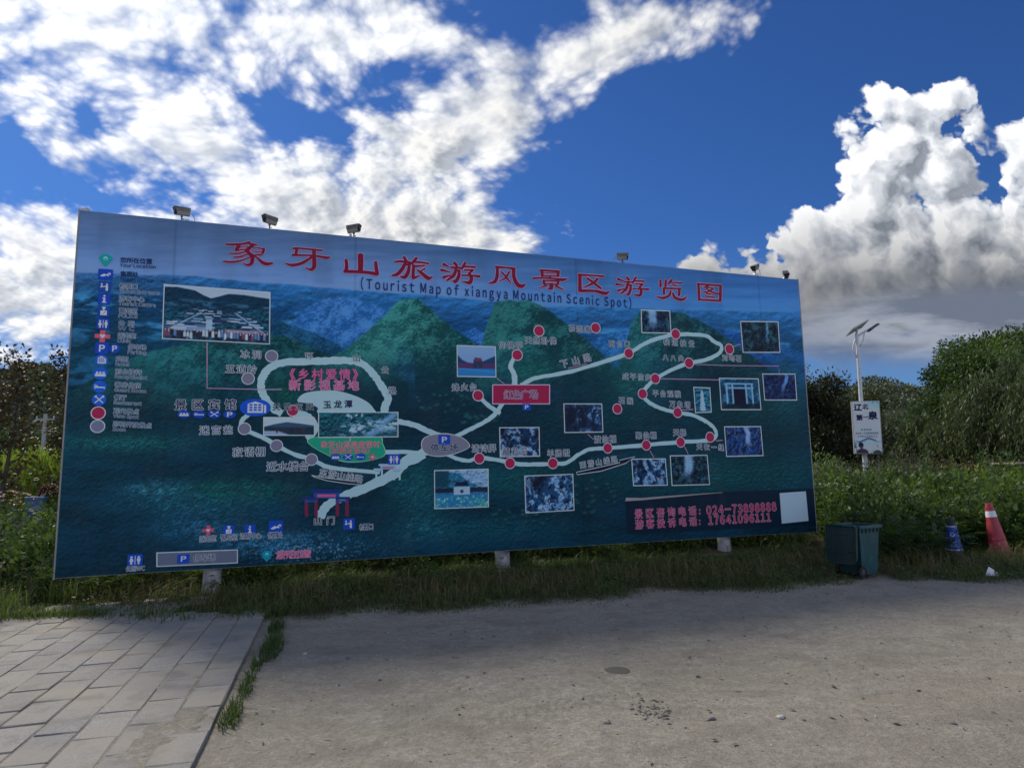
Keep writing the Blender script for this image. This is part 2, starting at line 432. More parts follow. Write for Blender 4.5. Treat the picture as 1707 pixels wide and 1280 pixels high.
# paving: long slabs laid in running bond
def paver_mat():
    m_, B, p = new_mat('concrete_paver')
    co = B.n('ShaderNodeTexCoord').outputs['Object']
    wo = B.n('ShaderNodeNewGeometry').outputs['Position']
    rnd = B.n('ShaderNodeObjectInfo').outputs['Random']
    fine = B.noise(wo, 70, 5, .7).outputs[0]; mid = B.noise(wo, 3.2, 5, .6).outputs[0]
    c = B.mix(rnd, (.25, .25, .25, 1), (.37, .365, .355, 1))
    c = B.mix(B.mr(fine, .35, .66, 0, .75), c, (.165, .16, .155, 1))
    c = B.mix(B.mr(B.noise(wo, 120, 2, .6).outputs[0], .64, .72, 0, .7), c, (.52, .51, .49, 1))
    dust = B.mr(B.noise(wo, 1.3, 7, .68).outputs[0], .40, .60, 0, .85)
    c = B.mix(dust, c, B.mix(fine, (.27, .245, .205, 1), (.36, .335, .29, 1)))
    c = B.mix(B.mr(mid, .52, .70, 0, .6), c, (.16, .15, .135, 1))
    B.put(p.inputs['Base Color'], c); p.inputs['Roughness'].default_value = .9; p.inputs['Specular IOR Level'].default_value = .2
    bp = B.n('ShaderNodeBump'); bp.inputs['Distance'].default_value = .006
    B.put(bp.inputs['Height'], B.m('ADD', fine, B.m('MULTIPLY', mid, .8))); B.put(p.inputs['Normal'], bp.outputs[0])
    return m_
pave = thing('paving', None, None); tag(pave, kind='structure')
PM = paver_mat(); PD = np.array([-.262, .965]); PD = PD / np.hypot(*PD); PP = np.array([-PD[1], PD[0]])
P0 = np.array([-1.78, 3.81])
PLen, PWid = .46, .262
def paver_mesh(i):
    r_ = random.Random(i); L, W = PLen - .014, PWid - .012
    mb = MB(); top = .018; ch = .006
    V = []; 
    for z, k in ((-.05, 0), (top - ch, 0), (top, ch)):
        for x, y in ((-1, -1), (1, -1), (1, 1), (-1, 1)):
            V.append((x * (W / 2 - k) + r_.uniform(-.005, .005), y * (L / 2 - k) + r_.uniform(-.006, .006), z + (r_.uniform(-.003, .003) if z > 0 else 0)))
    Fc = [(8, 9, 10, 11)]
    for a in (0, 4):
        for k in range(4): Fc.append((a + k, a + (k + 1) % 4, a + 4 + (k + 1) % 4, a + 4 + k))
    me_ = mesh('paver', V, Fc); me_.materials.append(PM); return me_
pmeshes = [paver_mesh(i) for i in range(6)]
prot = math.atan2(-PD[0], PD[1])
for row in range(19):
    off = (row % 2) * PLen * .5 + .11 + (.07 if row % 3 == 2 else 0)
    for k in range(-2, 12):
        c = P0 + PP * (PWid * (row + .5)) + PD * (PLen * k + off - .3)
        if c[1] > 7.62 and not (c[0] < -3.9 and c[1] > 7.75 and c[1] < 8.55): continue
        if c[1] < 2.9 or c[0] < -7.4: continue
        o = bpy.data.objects.new('paver', pmeshes[random.randrange(6)]); COL.objects.link(o); o.parent = pave
        sink = .008 * max(0, math.sin(row * 1.7 + k * .9)) * random.random()
        o.location = (c[0], c[1], .004 - sink + random.uniform(-.002, .002)); o.rotation_euler = (random.gauss(0, .003), random.gauss(0, .004), prot + random.gauss(0, .006))
# packed dust between and over the slabs
xs = np.linspace(-7.6, -1.6, 120); ys = np.linspace(2.7, 7.7, 100); A, Bq = np.meshgrid(xs, ys)
inside = (A - (P0[0] + (Bq - P0[1]) * (PD[0] / PD[1]))) < -.06
zz = .0135 + (fbm(A * .9, Bq * .9, 5, .6, 3) - .48) * .026 + (fbm(A * 6, Bq * 6, 3, .5, 8) - .5) * .006
zz = np.where(inside, zz, -.04)
idx2 = np.arange(A.size).reshape(A.shape)
F2 = np.stack([idx2[:-1, :-1], idx2[:-1, 1:], idx2[1:, 1:], idx2[1:, :-1]], -1).reshape(-1, 4)
me = mesh('dust', np.stack([A, Bq, zz], -1).reshape(-1, 3), F2, True)
dst = obj('dust', me, pave, bpy.data.materials['packed_dirt']); tag(dst, kind='stuff')
# ------------------------------------------------------------------ the billboard
ILL = np.array([.375, .405, .49])          # light on the shaded face, used to turn printed tones into ink colours
def gamut(a):
    """keep the hue of tones brighter than paper"""
    m = np.maximum(a.max(-1, keepdims=True) / .86, 1.0); return np.clip(a / m ** .55, .003, .86)
def ink(c): return tuple(float(x) for x in gamut(s2l(c) / ILL))
def bp(px, py):
    """photo pixel -> (u, z) on the face of the board"""
    d = ray(px, py); o = BL - EYEP[:2]
    t = (o @ BN) / (d[:2] @ BN); q = EYEP + d * t
    return np.array([(q[:2] - BL) @ BU, q[2]])
board = thing('billboard', 'huge blue and green tourist map billboard on short pale posts', 'billboard', (BL[0], BL[1], 0), BANG)
FACE = -.060
def lay(k): return FACE - .0012 * k
# --- printed sheet: one fine grid whose points carry the picture's ink
NU, NV = 860, 340
uu = np.linspace(0, BW, NU); vv = np.linspace(BB, BT, NV); UU, VV = np.meshgrid(uu, vv)
W3 = np.stack([BL[0] + BU[0] * UU, BL[1] + BU[1] * UU, VV], -1) - EYEP
zc = W3 @ CF; PX = 853.5 + FPX * (W3 @ CR) / zc; PY = 640 - FPX * (W3 @ CU) / zc
def mixc(img, col, m):
    m = np.clip(m, 0, 1)[..., None]; return img * (1 - m) + np.asarray(col, float) * m
def relief(x, y, s, o=4, seed=0, d=.35):
    return (fbm(x / s, y / s, o, .68, seed) - fbm(x / s + d * .3, y / s + d * 1.1, o, .68, seed)) * .9
def paint_board(X, Y):
    hor = np.interp(X, [130, 300, 480, 700, 911, 1330], [455, 461, 476, 492, 511, 521])
    top = 354 + .0958 * (X - 136)
    t = np.clip((Y - top) / (hor - top), 0, 1)[..., None]; r = sstep(500, 1300, X)[..., None]
    c0 = np.array([60, 86, 128.]) * (1 - r) + np.array([40, 84, 146.]) * r
    c1 = np.array([92, 127, 186.]) * (1 - r) + np.array([54, 112, 182.]) * r
    img = c0 * (1 - t) + c1 * t
    img = img + ((fbm(X / 90, Y / 9, 5, .6, 1) - .5) * 26)[..., None]
    s = Y - hor
    below = sstep(-1, 3, s + (fbm(X / 60, Y / 60, 3) - .5) * 5)
    k = np.clip(s / 130, 0, 1)[..., None]; lf = sstep(420, 180, X)[..., None]
    b0 = np.array([36, 96, 158.]) * (1 - lf) + np.array([46, 92, 148.]) * lf
    b1 = np.array([12, 60, 108.]) * (1 - lf) + np.array([10, 50, 86.]) * lf
    b2 = np.array([9, 50, 76.])
    bc = np.where(k < .35, b0 + (b1 - b0) * (k / .35), b1 + (b2 - b1) * ((k - .35) / .65))
    st = fbm(X / 42, Y / 11, 6, .6, 3)
    bc = bc * (1 + (relief(X, Y * 2.2, 17, 5, 4) * 1.1)[..., None])
    bc = mixc(bc, (62, 138, 196), sstep(.52, .74, st) * sstep(16, 46, s) * sstep(150, 70, s) * .75)
    img = mixc(img, (0, 0, 0), below * 0) ; img = img * (1 - below[..., None]) + bc * below[..., None]
    # light blue lake mist low on the left, and mottled blue hill
    img = mixc(img, (42, 128, 190), np.exp(-(((X - 150) / 75) ** 2 + ((Y - 628) / 28) ** 2)) * .9 * sstep(.3, .6, fbm(X / 30, Y / 9, 4, .6, 9)))
    def hill(xs, ys, seed, lit, drk, cl=(30, 96, 92), fade=150, sc=6.5, edge=2.0, x_lit=None, wob=5):
        nonlocal img
        y0 = np.interp(X, xs, ys, left=2000, right=2000) + (fbm(X / 14, Y / 14, 3, .6, seed) - .5) * wob
        m = sstep(-edge, edge, Y - y0) * sstep(fade, fade * .35, Y - y0)
        rl = relief(X, Y, sc * .72, 5, seed); rl2 = relief(X, Y, sc * 4.5, 4, seed + 3, .5)
        xc = xs[int(np.argmin(ys))]; rg = fbm((X + (Y - y0) * .45 * np.sign(xc - X)) / 9, (Y - y0) / 70, 4, .6, seed + 9) - .5
        sh = np.clip(.40 + rl * 3.0 + rl2 * 2.2 + rg * .9, 0, 1)
        if x_lit is not None: sh = np.clip(sh + .38 * sstep(x_lit[1], x_lit[0], X + (Y - y0) * .35) - .26 * sstep(x_lit[0], x_lit[1], X + (Y - y0) * .1), 0, 1)
        c = np.array(drk, float) * (1 - sh[..., None]) + np.array(lit, float) * np.array([.86, .80, .98]) * sh[..., None]
        img = img * (1 - m[..., None]) + c * m[..., None]
    hill([480, 510, 535, 560, 590, 620, 640, 690], [545, 514, 501, 496, 500, 508, 517, 560], 5, (78, 158, 212), (22, 74, 134), fade=140, sc=5)
    hill([440, 480, 530, 560, 600, 640], [530, 540, 560, 575, 600, 620], 15, (30, 104, 128), (8, 48, 78), fade=150, sc=6)
    hill([740, 790, 830], [560, 548, 570], 25, (64, 140, 200), (16, 70, 130), fade=80, sc=5)
    hill([960, 1000, 1040, 1075, 1110], [585, 560, 548, 560, 590], 35, (58, 140, 190), (14, 68, 120), fade=90, sc=5)
    hill([1140, 1180, 1230, 1290, 1340], [560, 545, 556, 575, 590], 36, (34, 104, 168), (10, 56, 110), fade=90, sc=6)
    hill([100, 130, 190, 230, 290, 330, 420, 470, 540, 600, 680], [660, 648, 616, 594, 578, 570, 564, 560, 590, 604, 640], 6, (34, 118, 106), (6, 44, 54), fade=250, sc=6, x_lit=(270, 480))
    hill([520, 575, 610, 640, 665, 695, 712, 735, 760, 790, 830], [612, 583, 556, 527, 501, 499, 511, 533, 553, 572, 612], 7, (56, 148, 124), (6, 54, 60), fade=190, sc=5.5, x_lit=(655, 760))
    hill([798, 806, 815, 822, 830, 850, 880, 900, 925, 950, 975, 1005, 1030], [590, 555, 530, 506, 503, 502, 502, 510, 528, 548, 568, 595, 622], 8, (42, 126, 108), (5, 46, 56), fade=180, sc=5.5, x_lit=(850, 930))
    hill([1030, 1040, 1048, 1056, 1066, 1085, 1130, 1165, 1200, 1235, 1260, 1290, 1325], [600, 578, 545, 526, 520, 519, 522, 537, 558, 585, 601, 628, 660], 9, (36, 118, 106), (4, 40, 54), fade=170, sc=5.5, x_lit=(1080, 1150))
    # foreground slopes
    fg = sstep(590, 690, Y + (fbm(X / 70, Y / 50, 4, .55, 12) - .5) * 80) * sstep(-30, 60, s - 60)
    fc = np.array([5, 36, 54.]) * (1 + (relief(X, Y * 1.5, 6, 5, 13) * 1.6 + (fbm(X / 120, Y / 30, 4, .6, 14) - .5) * .9)[..., None])
    img = img * (1 - .86 * fg[..., None]) + fc * .86 * fg[..., None]
    gr = 1 + relief(X, Y * 1.4, 4, 5, 17) * 2.5
    for (cx, cy, rx, ry, col, a, ns) in [(210, 738, 150, 20, (22, 92, 104), .9, .15), (320, 840, 150, 28, (24, 86, 112), .9, .4), (260, 815, 60, 16, (50, 118, 150), .8, .6), (400, 815, 120, 24, (18, 92, 94), .8, .4),
            (330, 880, 95, 24, (30, 92, 130), .9, .55), (460, 905, 140, 22, (34, 96, 140), .95, .6), (690, 820, 60, 60, (20, 92, 106), .85, .3), (700, 880, 60, 25, (38, 110, 130), .8, .6), (800, 880, 200, 26, (12, 74, 92), .7, .2),
            (860, 800, 190, 30, (14, 84, 92), .7, .2), (1060, 640, 60, 42, (26, 112, 112), .8, .4), (880, 620, 50, 26, (20, 104, 94), .7, .3), (1200, 790, 220, 45, (8, 72, 84), .9, .15), (1240, 690, 100, 50, (6, 66, 76), .8, .2),
            (1000, 700, 130, 26, (8, 62, 74), .7, .3), (560, 720, 70, 40, (14, 80, 84), .6, .4), (470, 660, 50, 40, (16, 92, 86), .6, .4), (1310, 640, 30, 60, (10, 88, 108), .7, .2)]:
        m = np.exp(-(((X - cx) / rx) ** 2 + ((Y - cy) / ry) ** 2) * 1.4) * a * (1 - ns + ns * sstep(.35, .65, fbm(X / 10, Y / 6, 5, .65, cx)) * 1.6)
        m = np.clip(m, 0, .95)[..., None]; img = img * (1 - m) + np.array(col, float) * .80 * gr[..., None] * m
    for (cx, cy, rx, ry, a) in [(640, 660, 70, 60, .55), (740, 640, 60, 60, .55), (1180, 640, 110, 40, .5), (1000, 650, 80, 40, .35), (430, 720, 130, 40, .35), (1230, 730, 50, 35, .55), (640, 870, 60, 60, .4), (980, 800, 60, 30, .35)]:
        m = np.exp(-(((X - cx) / rx) ** 2 + ((Y - cy) / ry) ** 2)) * a; img = mixc(img, (4, 32, 48), m)
    # flowering speckle low on the left
    sp = sstep(.60, .72, fbm(X / 2.6, Y / 2.0, 3, .7, 21)) * np.exp(-(((X - 510) / 110) ** 2 + ((Y - 915) / 26) ** 2))
    img = mixc(img, (120, 160, 190), sp * .8)
    # printed groves
    for (cx, cy, rx, ry, seed) in [(735, 674, 48, 17, 3), (985, 828, 42, 30, 4), (855, 862, 55, 12, 5), (800, 700, 30, 8, 6)]:
        r_ = np.random.default_rng(seed)
        for _ in range(26):
            x, y = cx + r_.uniform(-rx, rx), cy + r_.uniform(-ry, ry); q = r_.uniform(2.5, 5)
            e = ((X - x) / (q * 1.25)) ** 2 + ((Y - y) / q) ** 2
            img = mixc(img, (6, 34, 46), np.exp(-e * 1.1) * .8); img = mixc(img, (42, 104, 116), np.exp(-(((X - x + q * .2) / (q * .8)) ** 2 + ((Y - y + q * .5) / (q * .45)) ** 2)) * .55)
    # rows of trees along the printed paths
    tr = sstep(.62, .7, fbm(X / 5, Y / 9, 3, .6, 30)) * sstep(.45, .6, fbm(X / 60, Y / 25, 3, .5, 31)) * sstep(700, 730, Y) * sstep(820, 790, Y)
    img = mixc(img, (6, 40, 52), tr * .55)
    img = img * (1 + (relief(X, Y, 3.2, 3, 40) * .5 * sstep(20, 60, Y - hor))[..., None])
    # seams of the joined banner lengths, grime
    for sx in (292, 592, 957, 1258):
        u0 = bp(sx, 430)[0]; img = img * (1 - .13 * np.exp(-((UU - u0) / .014) ** 2))[..., None]
    img = img * (1 - .10 * sstep(.5, .75, fbm(UU * 1.3, VV * .35, 4, .6, 50)))[..., None]
    return img
img = paint_board(PX, PY)
def ink_attr(me_, img_):
    c = gamut(s2l(np.clip(img_, 0, 255)) / ILL)
    a = me_.color_attributes.new('ink', 'FLOAT_COLOR', 'POINT')
    a.data.foreach_set('color', np.concatenate([c.reshape(-1, 3), np.ones((c.size // 3, 1))], 1).astype(np.float32).ravel())
def vinyl(name, src=None, rough=.42):
    m_, B, p = new_mat(name)
    co = B.n('ShaderNodeTexCoord').outputs['Object']
    c = B.n('ShaderNodeAttribute', attribute_name='ink').outputs['Color'] if src is None else (*src, 1)
    g = B.noise(B.v('MULTIPLY', co, (1, 1, .35)), 3.0, 5, .65).outputs[0]
    c = B.mix(B.mr(g, .5, .75, 0, .05), c, (.25, .24, .22, 1))
    B.put(p.inputs['Base Color'], c); p.inputs['Roughness'].default_value = rough; p.inputs['Specular IOR Level'].default_value = .12
    b_ = B.n('ShaderNodeBump'); b_.inputs['Distance'].default_value = .008; B.put(b_.inputs['Height'], B.noise(co, .9, 1, .4).outputs[0]); B.put(p.inputs['Normal'], b_.outputs[0])
    return m_
PRINT = vinyl('printed_vinyl')
ii = np.arange(NU * NV).reshape(NV, NU)
FB = np.stack([ii[:-1, :-1], ii[:-1, 1:], ii[1:, 1:], ii[1:, :-1]], -1).reshape(-1, 4)
sag = -.004 * np.sin(UU * 5.3) * np.sin(VV * 1.7) * 0
pm = mesh('printed_map', np.stack([UU, np.full_like(UU, lay(0)) + sag, VV], -1).reshape(-1, 3), FB, True)
ink_attr(pm, img); obj('printed_map', pm, board, PRINT)
INKM = {}
def inkm(c):
    k = tuple(c)
    if k not in INKM: INKM[k] = vinyl('ink_%d_%d_%d' % tuple(int(x) for x in c), ink(c))
    return INKM[k]
# --- body of the board
b_ = MB(); b_.box((BW / 2, -.02, (BB + BT) / 2), (BW + .012, .07, BT - BB + .012)); b_.build('panel_core', mat('panel_back', (.30, .31, .33), .6, metal=.3, var=.2, scale=2), board)
for x in (-.012, BW + .012):
    e_ = MB(); e_.box((x, -.02, (BB + BT) / 2), (.018, .082, BT - BB + .05)); e_.build('edge_strip', MAT['cam_grey'], board)
for z in np.linspace(BB + .25, BT - .25, 5):
    r_ = MB(); r_.box((BW / 2, .055, z), (BW - .2, .07, .06)); r_.build('back_rail', MAT['steel'], board)
postm = MAT['post']
for q, (px, py, hw) in enumerate([(352, 955, .115), (842, 925, .118), (1215, 902, .112)]):
    u = bp(px, py)[0]
    p_ = MB(); rr = random.Random(q)
    prof = []
    pts = [(u + rr.uniform(-.01, .01), .15 + rr.uniform(-.01, .01), z) for z in (-.35, .05, .2, .4, .6, 1.2, 2.4, BT - .3)]
    rad = [hw * k for k in (1.12, 1.08, 1.0, 1.03, .98, .95, .9, .85)]
    p_.tube(pts, rad, 14)
    p_.V = [(v[0] + rr.uniform(-.006, .006), v[1] + rr.uniform(-.006, .006), v[2]) for v in p_.V]
    p_.build('post', postm, board, True)
# --- flat print pieces
def quadpx(pts, k, name, c, parent=board):
    V = [(bp(*p)[0], lay(k), bp(*p)[1]) for p in pts]
    return obj(name, mesh(name, V, [tuple(range(len(V)))[::-1]]), parent, inkm(c))
def smooth_line(P, n=8, closed=False):
    P = np.asarray(P, float); out = []
    N = len(P)
    for i in range(N if closed else N - 1):
        p0 = P[(i - 1) % N] if closed or i > 0 else 2 * P[0] - P[1]; p1 = P[i]; p2 = P[(i + 1) % N]
        p3 = P[(i + 2) % N] if closed or i + 2 < N else 2 * P[-1] - P[-2]
        for j in range(n):
            t = j / n
            out.append(.5 * ((2 * p1) + (-p0 + p2) * t + (2 * p0 - 5 * p1 + 4 * p2 - p3) * t * t + (-p0 + 3 * p1 - 3 * p2 + p3) * t ** 3))
    if not closed: out.append(P[-1])
    return np.array(out)
def ribbon(pts, w, k, name, c, jag=.18, seed=0, n=5):
    L = smooth_line(pts, n); r_ = np.random.default_rng(seed)
    B2 = np.array([bp(*p) for p in L]); T = np.gradient(B2, axis=0); T /= np.linalg.norm(T, axis=1)[:, None] + 1e-9
    Nn = np.stack([-T[:, 1], T[:, 0]], 1)
    sc = np.array([np.linalg.norm(bp(p[0], p[1] + 1) - bp(*p)) for p in L])
    ws = np.interp(np.linspace(0, 1, len(L)), np.linspace(0, 1, len(w)), w) if hasattr(w, '__len__') else np.full(len(L), w)
    a = B2 + Nn * (ws * sc * .5 * (1 + r_.uniform(-jag, jag, len(L))))[:, None]; b = B2 - Nn * (ws * sc * .5 * (1 + r_.uniform(-jag, jag, len(L))))[:, None]
    V = [(x[0], lay(k), x[1]) for x in a] + [(x[0], lay(k), x[1]) for x in b]; m_ = len(L)
    Fq = [(i, i + 1, m_ + i + 1, m_ + i) for i in range(m_ - 1)]
    return obj(name, mesh(name, V, Fq), board, inkm(c))
PATH = (150, 186, 236)
routes = [
 ([(470, 690), (458, 683), (446, 670), (438, 656), (435, 640), (440, 626), (452, 613), (470, 606), (500, 604), (530, 603), (560, 602), (590, 603), (607, 610), (622, 625), (632, 640), (640, 652), (646, 665), (641, 678), (640, 692)], 12),
 ([(661, 703), (690, 709), (715, 720), (740, 730)], 9), ([(416, 691), (405, 700), (403, 712), (420, 722), (440, 730), (460, 742), (490, 757), (519, 766), (545, 778), (580, 783), (632, 787)], 7),
 ([(488, 690), (505, 692), (518, 700), (524, 715), (516, 728), (526, 738)], 13), ([(533, 862), (542, 845), (560, 833), (585, 822), (620, 808), (655, 789), (675, 770), (706, 756)], [15, 15, 13, 15, 15, 17, 18, 18]),
 ([(638, 754), (670, 753), (712, 756)], 7), ([(757, 728), (780, 717), (805, 704), (822, 692), (838, 670)], 7), ([(797, 662), (812, 676), (832, 690)], 7), ([(856, 644), (855, 625), (849, 611), (856, 595)], [9, 9, 9, 6]),
 ([(866, 643), (885, 633), (905, 628), (950, 620), (1000, 605), (1045, 590), (1075, 572), (1105, 562), (1122, 558)], 6.5),
 ([(1122, 558), (1170, 560), (1186, 570), (1199, 578), (1195, 590), (1172, 601), (1145, 606), (1115, 618), (1090, 632), (1076, 645), (1068, 657), (1077, 670), (1098, 681), (1125, 688), (1150, 692), (1172, 702), (1187, 714), (1190, 727), (1178, 734), (1130, 737), (1074, 742), (1010, 747), (980, 749), (960, 759), (942, 771), (919, 773), (880, 774), (860, 773), (830, 767), (797, 763), (780, 768), (762, 765), (745, 758)], 6.5)]
for q, (pts, w) in enumerate(routes): ribbon(pts, w, 1 + q * .05, 'map_route', PATH, .16, q)
def polypx(pts, k, name, c, rim=None, rimw=1.4):
    L = smooth_line(pts, 5, True); Bq_ = np.array([bp(*p) for p in L])
    if rim is not None:
        cen = Bq_.mean(0); sc = np.linalg.norm(bp(L[0][0], L[0][1] + 1) - bp(*L[0])) * rimw
        dd = Bq_ - cen; O = cen + dd * (1 + sc / np.linalg.norm(dd, axis=1))[:, None]
    V = [(x[0], lay(k + .4), x[1]) for x in Bq_]
    o = obj(name, mesh(name, V, [tuple(range(len(V)))[::-1]]), board, inkm(c))
    if rim is not None:
        V = [(x[0], lay(k), x[1]) for x in O]; obj('rim', mesh('rim', V, [tuple(range(len(V)))[::-1]]), o, inkm(rim))
    return o
polypx([(496, 670), (500, 661), (512, 655), (535, 652), (560, 652), (590, 660), (612, 671), (622, 682), (622, 689), (575, 689), (531, 689), (529, 680), (512, 673)], 2, 'map_lake', PATH)
polypx([(702, 742), (706, 731), (722, 725), (745, 724), (768, 730), (780, 741), (776, 748), (752, 757), (725, 760), (707, 754)], 2, 'car_park_shape', (92, 96, 118), (150, 160, 178))
polypx([(513, 735), (526, 729), (560, 728), (628, 728), (636, 740), (641, 756), (628, 764), (600, 769), (570, 768), (542, 756), (522, 745)], 2, 'resort_shape', (22, 122, 104), (120, 190, 160))
# --- discs
def disc(px, py, r, k, name, c, rim):
    cx, cz = bp(px, py); m_ = np.linalg.norm(bp(px, py + 1) - bp(px, py)) * r; n_ = 28
    ang = np.linspace(0, 2 * math.pi, n_, endpoint=False)
    o = obj(name, mesh(name, [(cx + .86 * m_ * math.cos(a), lay(k + .5), cz + .86 * m_ * math.sin(a)) for a in ang], [tuple(range(n_))]), board, inkm(c))
    obj('rim', mesh('rim', [(cx + m_ * math.cos(a), lay(k), cz + m_ * math.sin(a)) for a in ang], [tuple(range(n_))]), o, inkm(rim))
    return o
RED = (124, 28, 64)
for (x, y) in [(488, 685), (896, 553), (990, 548), (860, 593), (795, 660), (1045, 590), (1123, 558), (1212, 583), (1145, 606), (1089, 632), (1068, 657), (1026, 682), (1126, 688), (1180, 729), (1131, 737), (1074, 742), (1010, 747), (919, 772), (848, 772), (797, 764)]:
    disc(x, y, 9.6 if x < 950 else 9.0, 5, 'view_spot_marker', RED, (196, 172, 208))
for (x, y) in [(453, 595), (414, 632), (408, 715), (461, 743), (519, 766)]: disc(x, y, 10.3, 5, 'closed_spot_marker', (88, 92, 116), (150, 160, 190))
disc(166, 689, 11, 5, 'view_spot_marker', RED, (160, 160, 190)); disc(165, 711, 11, 5, 'closed_spot_marker', (84, 90, 120), (150, 162, 192))
quadpx([(818.5, 641.5), (914.5, 641.5), (914.5, 674.5), (818.5, 674.5)], 3, 'red_square_rim', (176, 150, 190)); quadpx([(820, 643), (913, 643), (913, 673), (820, 673)], 3.5, 'red_square_panel', (120, 26, 62))
quadpx([(262, 919.5), (397, 914.5), (397, 937.5), (262, 943.5)], 3, 'car_park_rim', (150, 168, 186)); quadpx([(264, 921), (395.5, 916), (395.5, 936), (264, 942)], 3.5, 'car_park_panel', (74, 84, 108))
quadpx([(1039.5, 832), (1200, 820), (1352, 813.5), (1356, 874), (1042.5, 890)], 2, 'phone_notice', (8, 25, 44))
w_ = MB(); Ls = [(1039, 829, 835), (1065, 829.5, 833.5), (1110, 826, 829), (1160, 822.5, 824.5), (1200, 820, 821)]
for i in range(len(Ls) - 1):
    a, b = Ls[i], Ls[i + 1]; P4 = [bp(a[0], a[2]), bp(b[0], b[2]), bp(b[0], b[1]), bp(a[0], a[1])]
    w_.add([(P4[0][0], lay(3), P4[0][1]), (P4[1][0], lay(3), P4[1][1]), (P4[2][0], lay(22 - i * 4), P4[2][1]), (P4[3][0], lay(26 - i * 4), P4[3][1])], [(0, 1, 2, 3)])
w_.build('peeling_edge', inkm((140, 140, 150)), board)
quadpx([(1295.5, 821.5), (1339, 818.5), (1343.5, 867.5), (1299, 872)], 3, 'blank_sticker', (146, 172, 218))
# --- small printed photographs with pale borders
def ph_grid(pts, k, fn, seed, name='map_photo'):
    c = [bp(*p) for p in pts]; wpx = abs(pts[1][0] - pts[0][0]); hpx = abs(pts[3][1] - pts[0][1])
    nx, ny = max(20, int(wpx * 1.25)), max(18, int(hpx * 1.25))
    A, Bv = np.meshgrid(np.linspace(0, 1, nx), np.linspace(0, 1, ny))     # Bv from the top down
    P = ((1 - A) * (1 - Bv))[..., None] * c[0] + (A * (1 - Bv))[..., None] * c[1] + (A * Bv)[..., None] * c[2] + ((1 - A) * Bv)[..., None] * c[3]
    idx_ = np.arange(nx * ny).reshape(ny, nx)
    Fq = np.stack([idx_[1:, :-1], idx_[1:, 1:], idx_[:-1, 1:], idx_[:-1, :-1]], -1).reshape(-1, 4)
    me_ = mesh(name, np.stack([P[..., 0], np.full_like(A, lay(k + .6)), P[..., 1]], -1).reshape(-1, 3), Fq)
    ink_attr(me_, fn(A, Bv, wpx, hpx, seed)); o = obj(name, me_, board, PRINT)
    cen = np.mean(c, 0); m_ = np.linalg.norm(bp(pts[0][0], pts[0][1] + 1) - bp(*pts[0])) * 1.5
    V = [(q[0] + math.copysign(m_, q[0] - cen[0]), lay(k), q[1] + math.copysign(m_, q[1] - cen[1])) for q in c]
    obj('photo_border', mesh('photo_border', V, [(3, 2, 1, 0)]), o, inkm((166, 184, 214)))
    return o
def blend(img_, c, m): return mixc(img_, c, m)
def ph_rock(lo=(14, 40, 74), hi=(140, 178, 226), sx=7, sy=9, thr=(.42, .58), dark=None, warp=.8):
    def f(A, Bv, w, h, s):
        x, y = A * w, Bv * h
        wx = x + (fbm(x / 14, y / 14, 3, .5, s + 1) - .5) * 14 * warp
        n_ = fbm(wx / sx, y / sy, 5, .65, s); r_ = np.abs(relief(wx, y, 7, 4, s + 4)) * 3
        im = np.zeros(A.shape + (3,)) + np.array(lo, float)
        im = blend(im, hi, sstep(thr[0], thr[1], n_) * (.55 + r_))
        im = blend(im, (6, 16, 34), sstep(.55, .62, fbm(wx / 4, y / 6, 5, .68, s + 8)) * .85); im = blend(im, (170, 200, 240), sstep(.60, .68, fbm(wx / 3, y / 3.5, 4, .7, s + 12)) * sstep(thr[0], thr[1], n_) * .7)
        if dark is not None:
            for (cx, cy, rx, ry) in dark: im = blend(im, (8, 18, 38), np.exp(-(((A - cx) / rx) ** 2 + ((Bv - cy) / ry) ** 2) * 1.6))
        return im
    return f
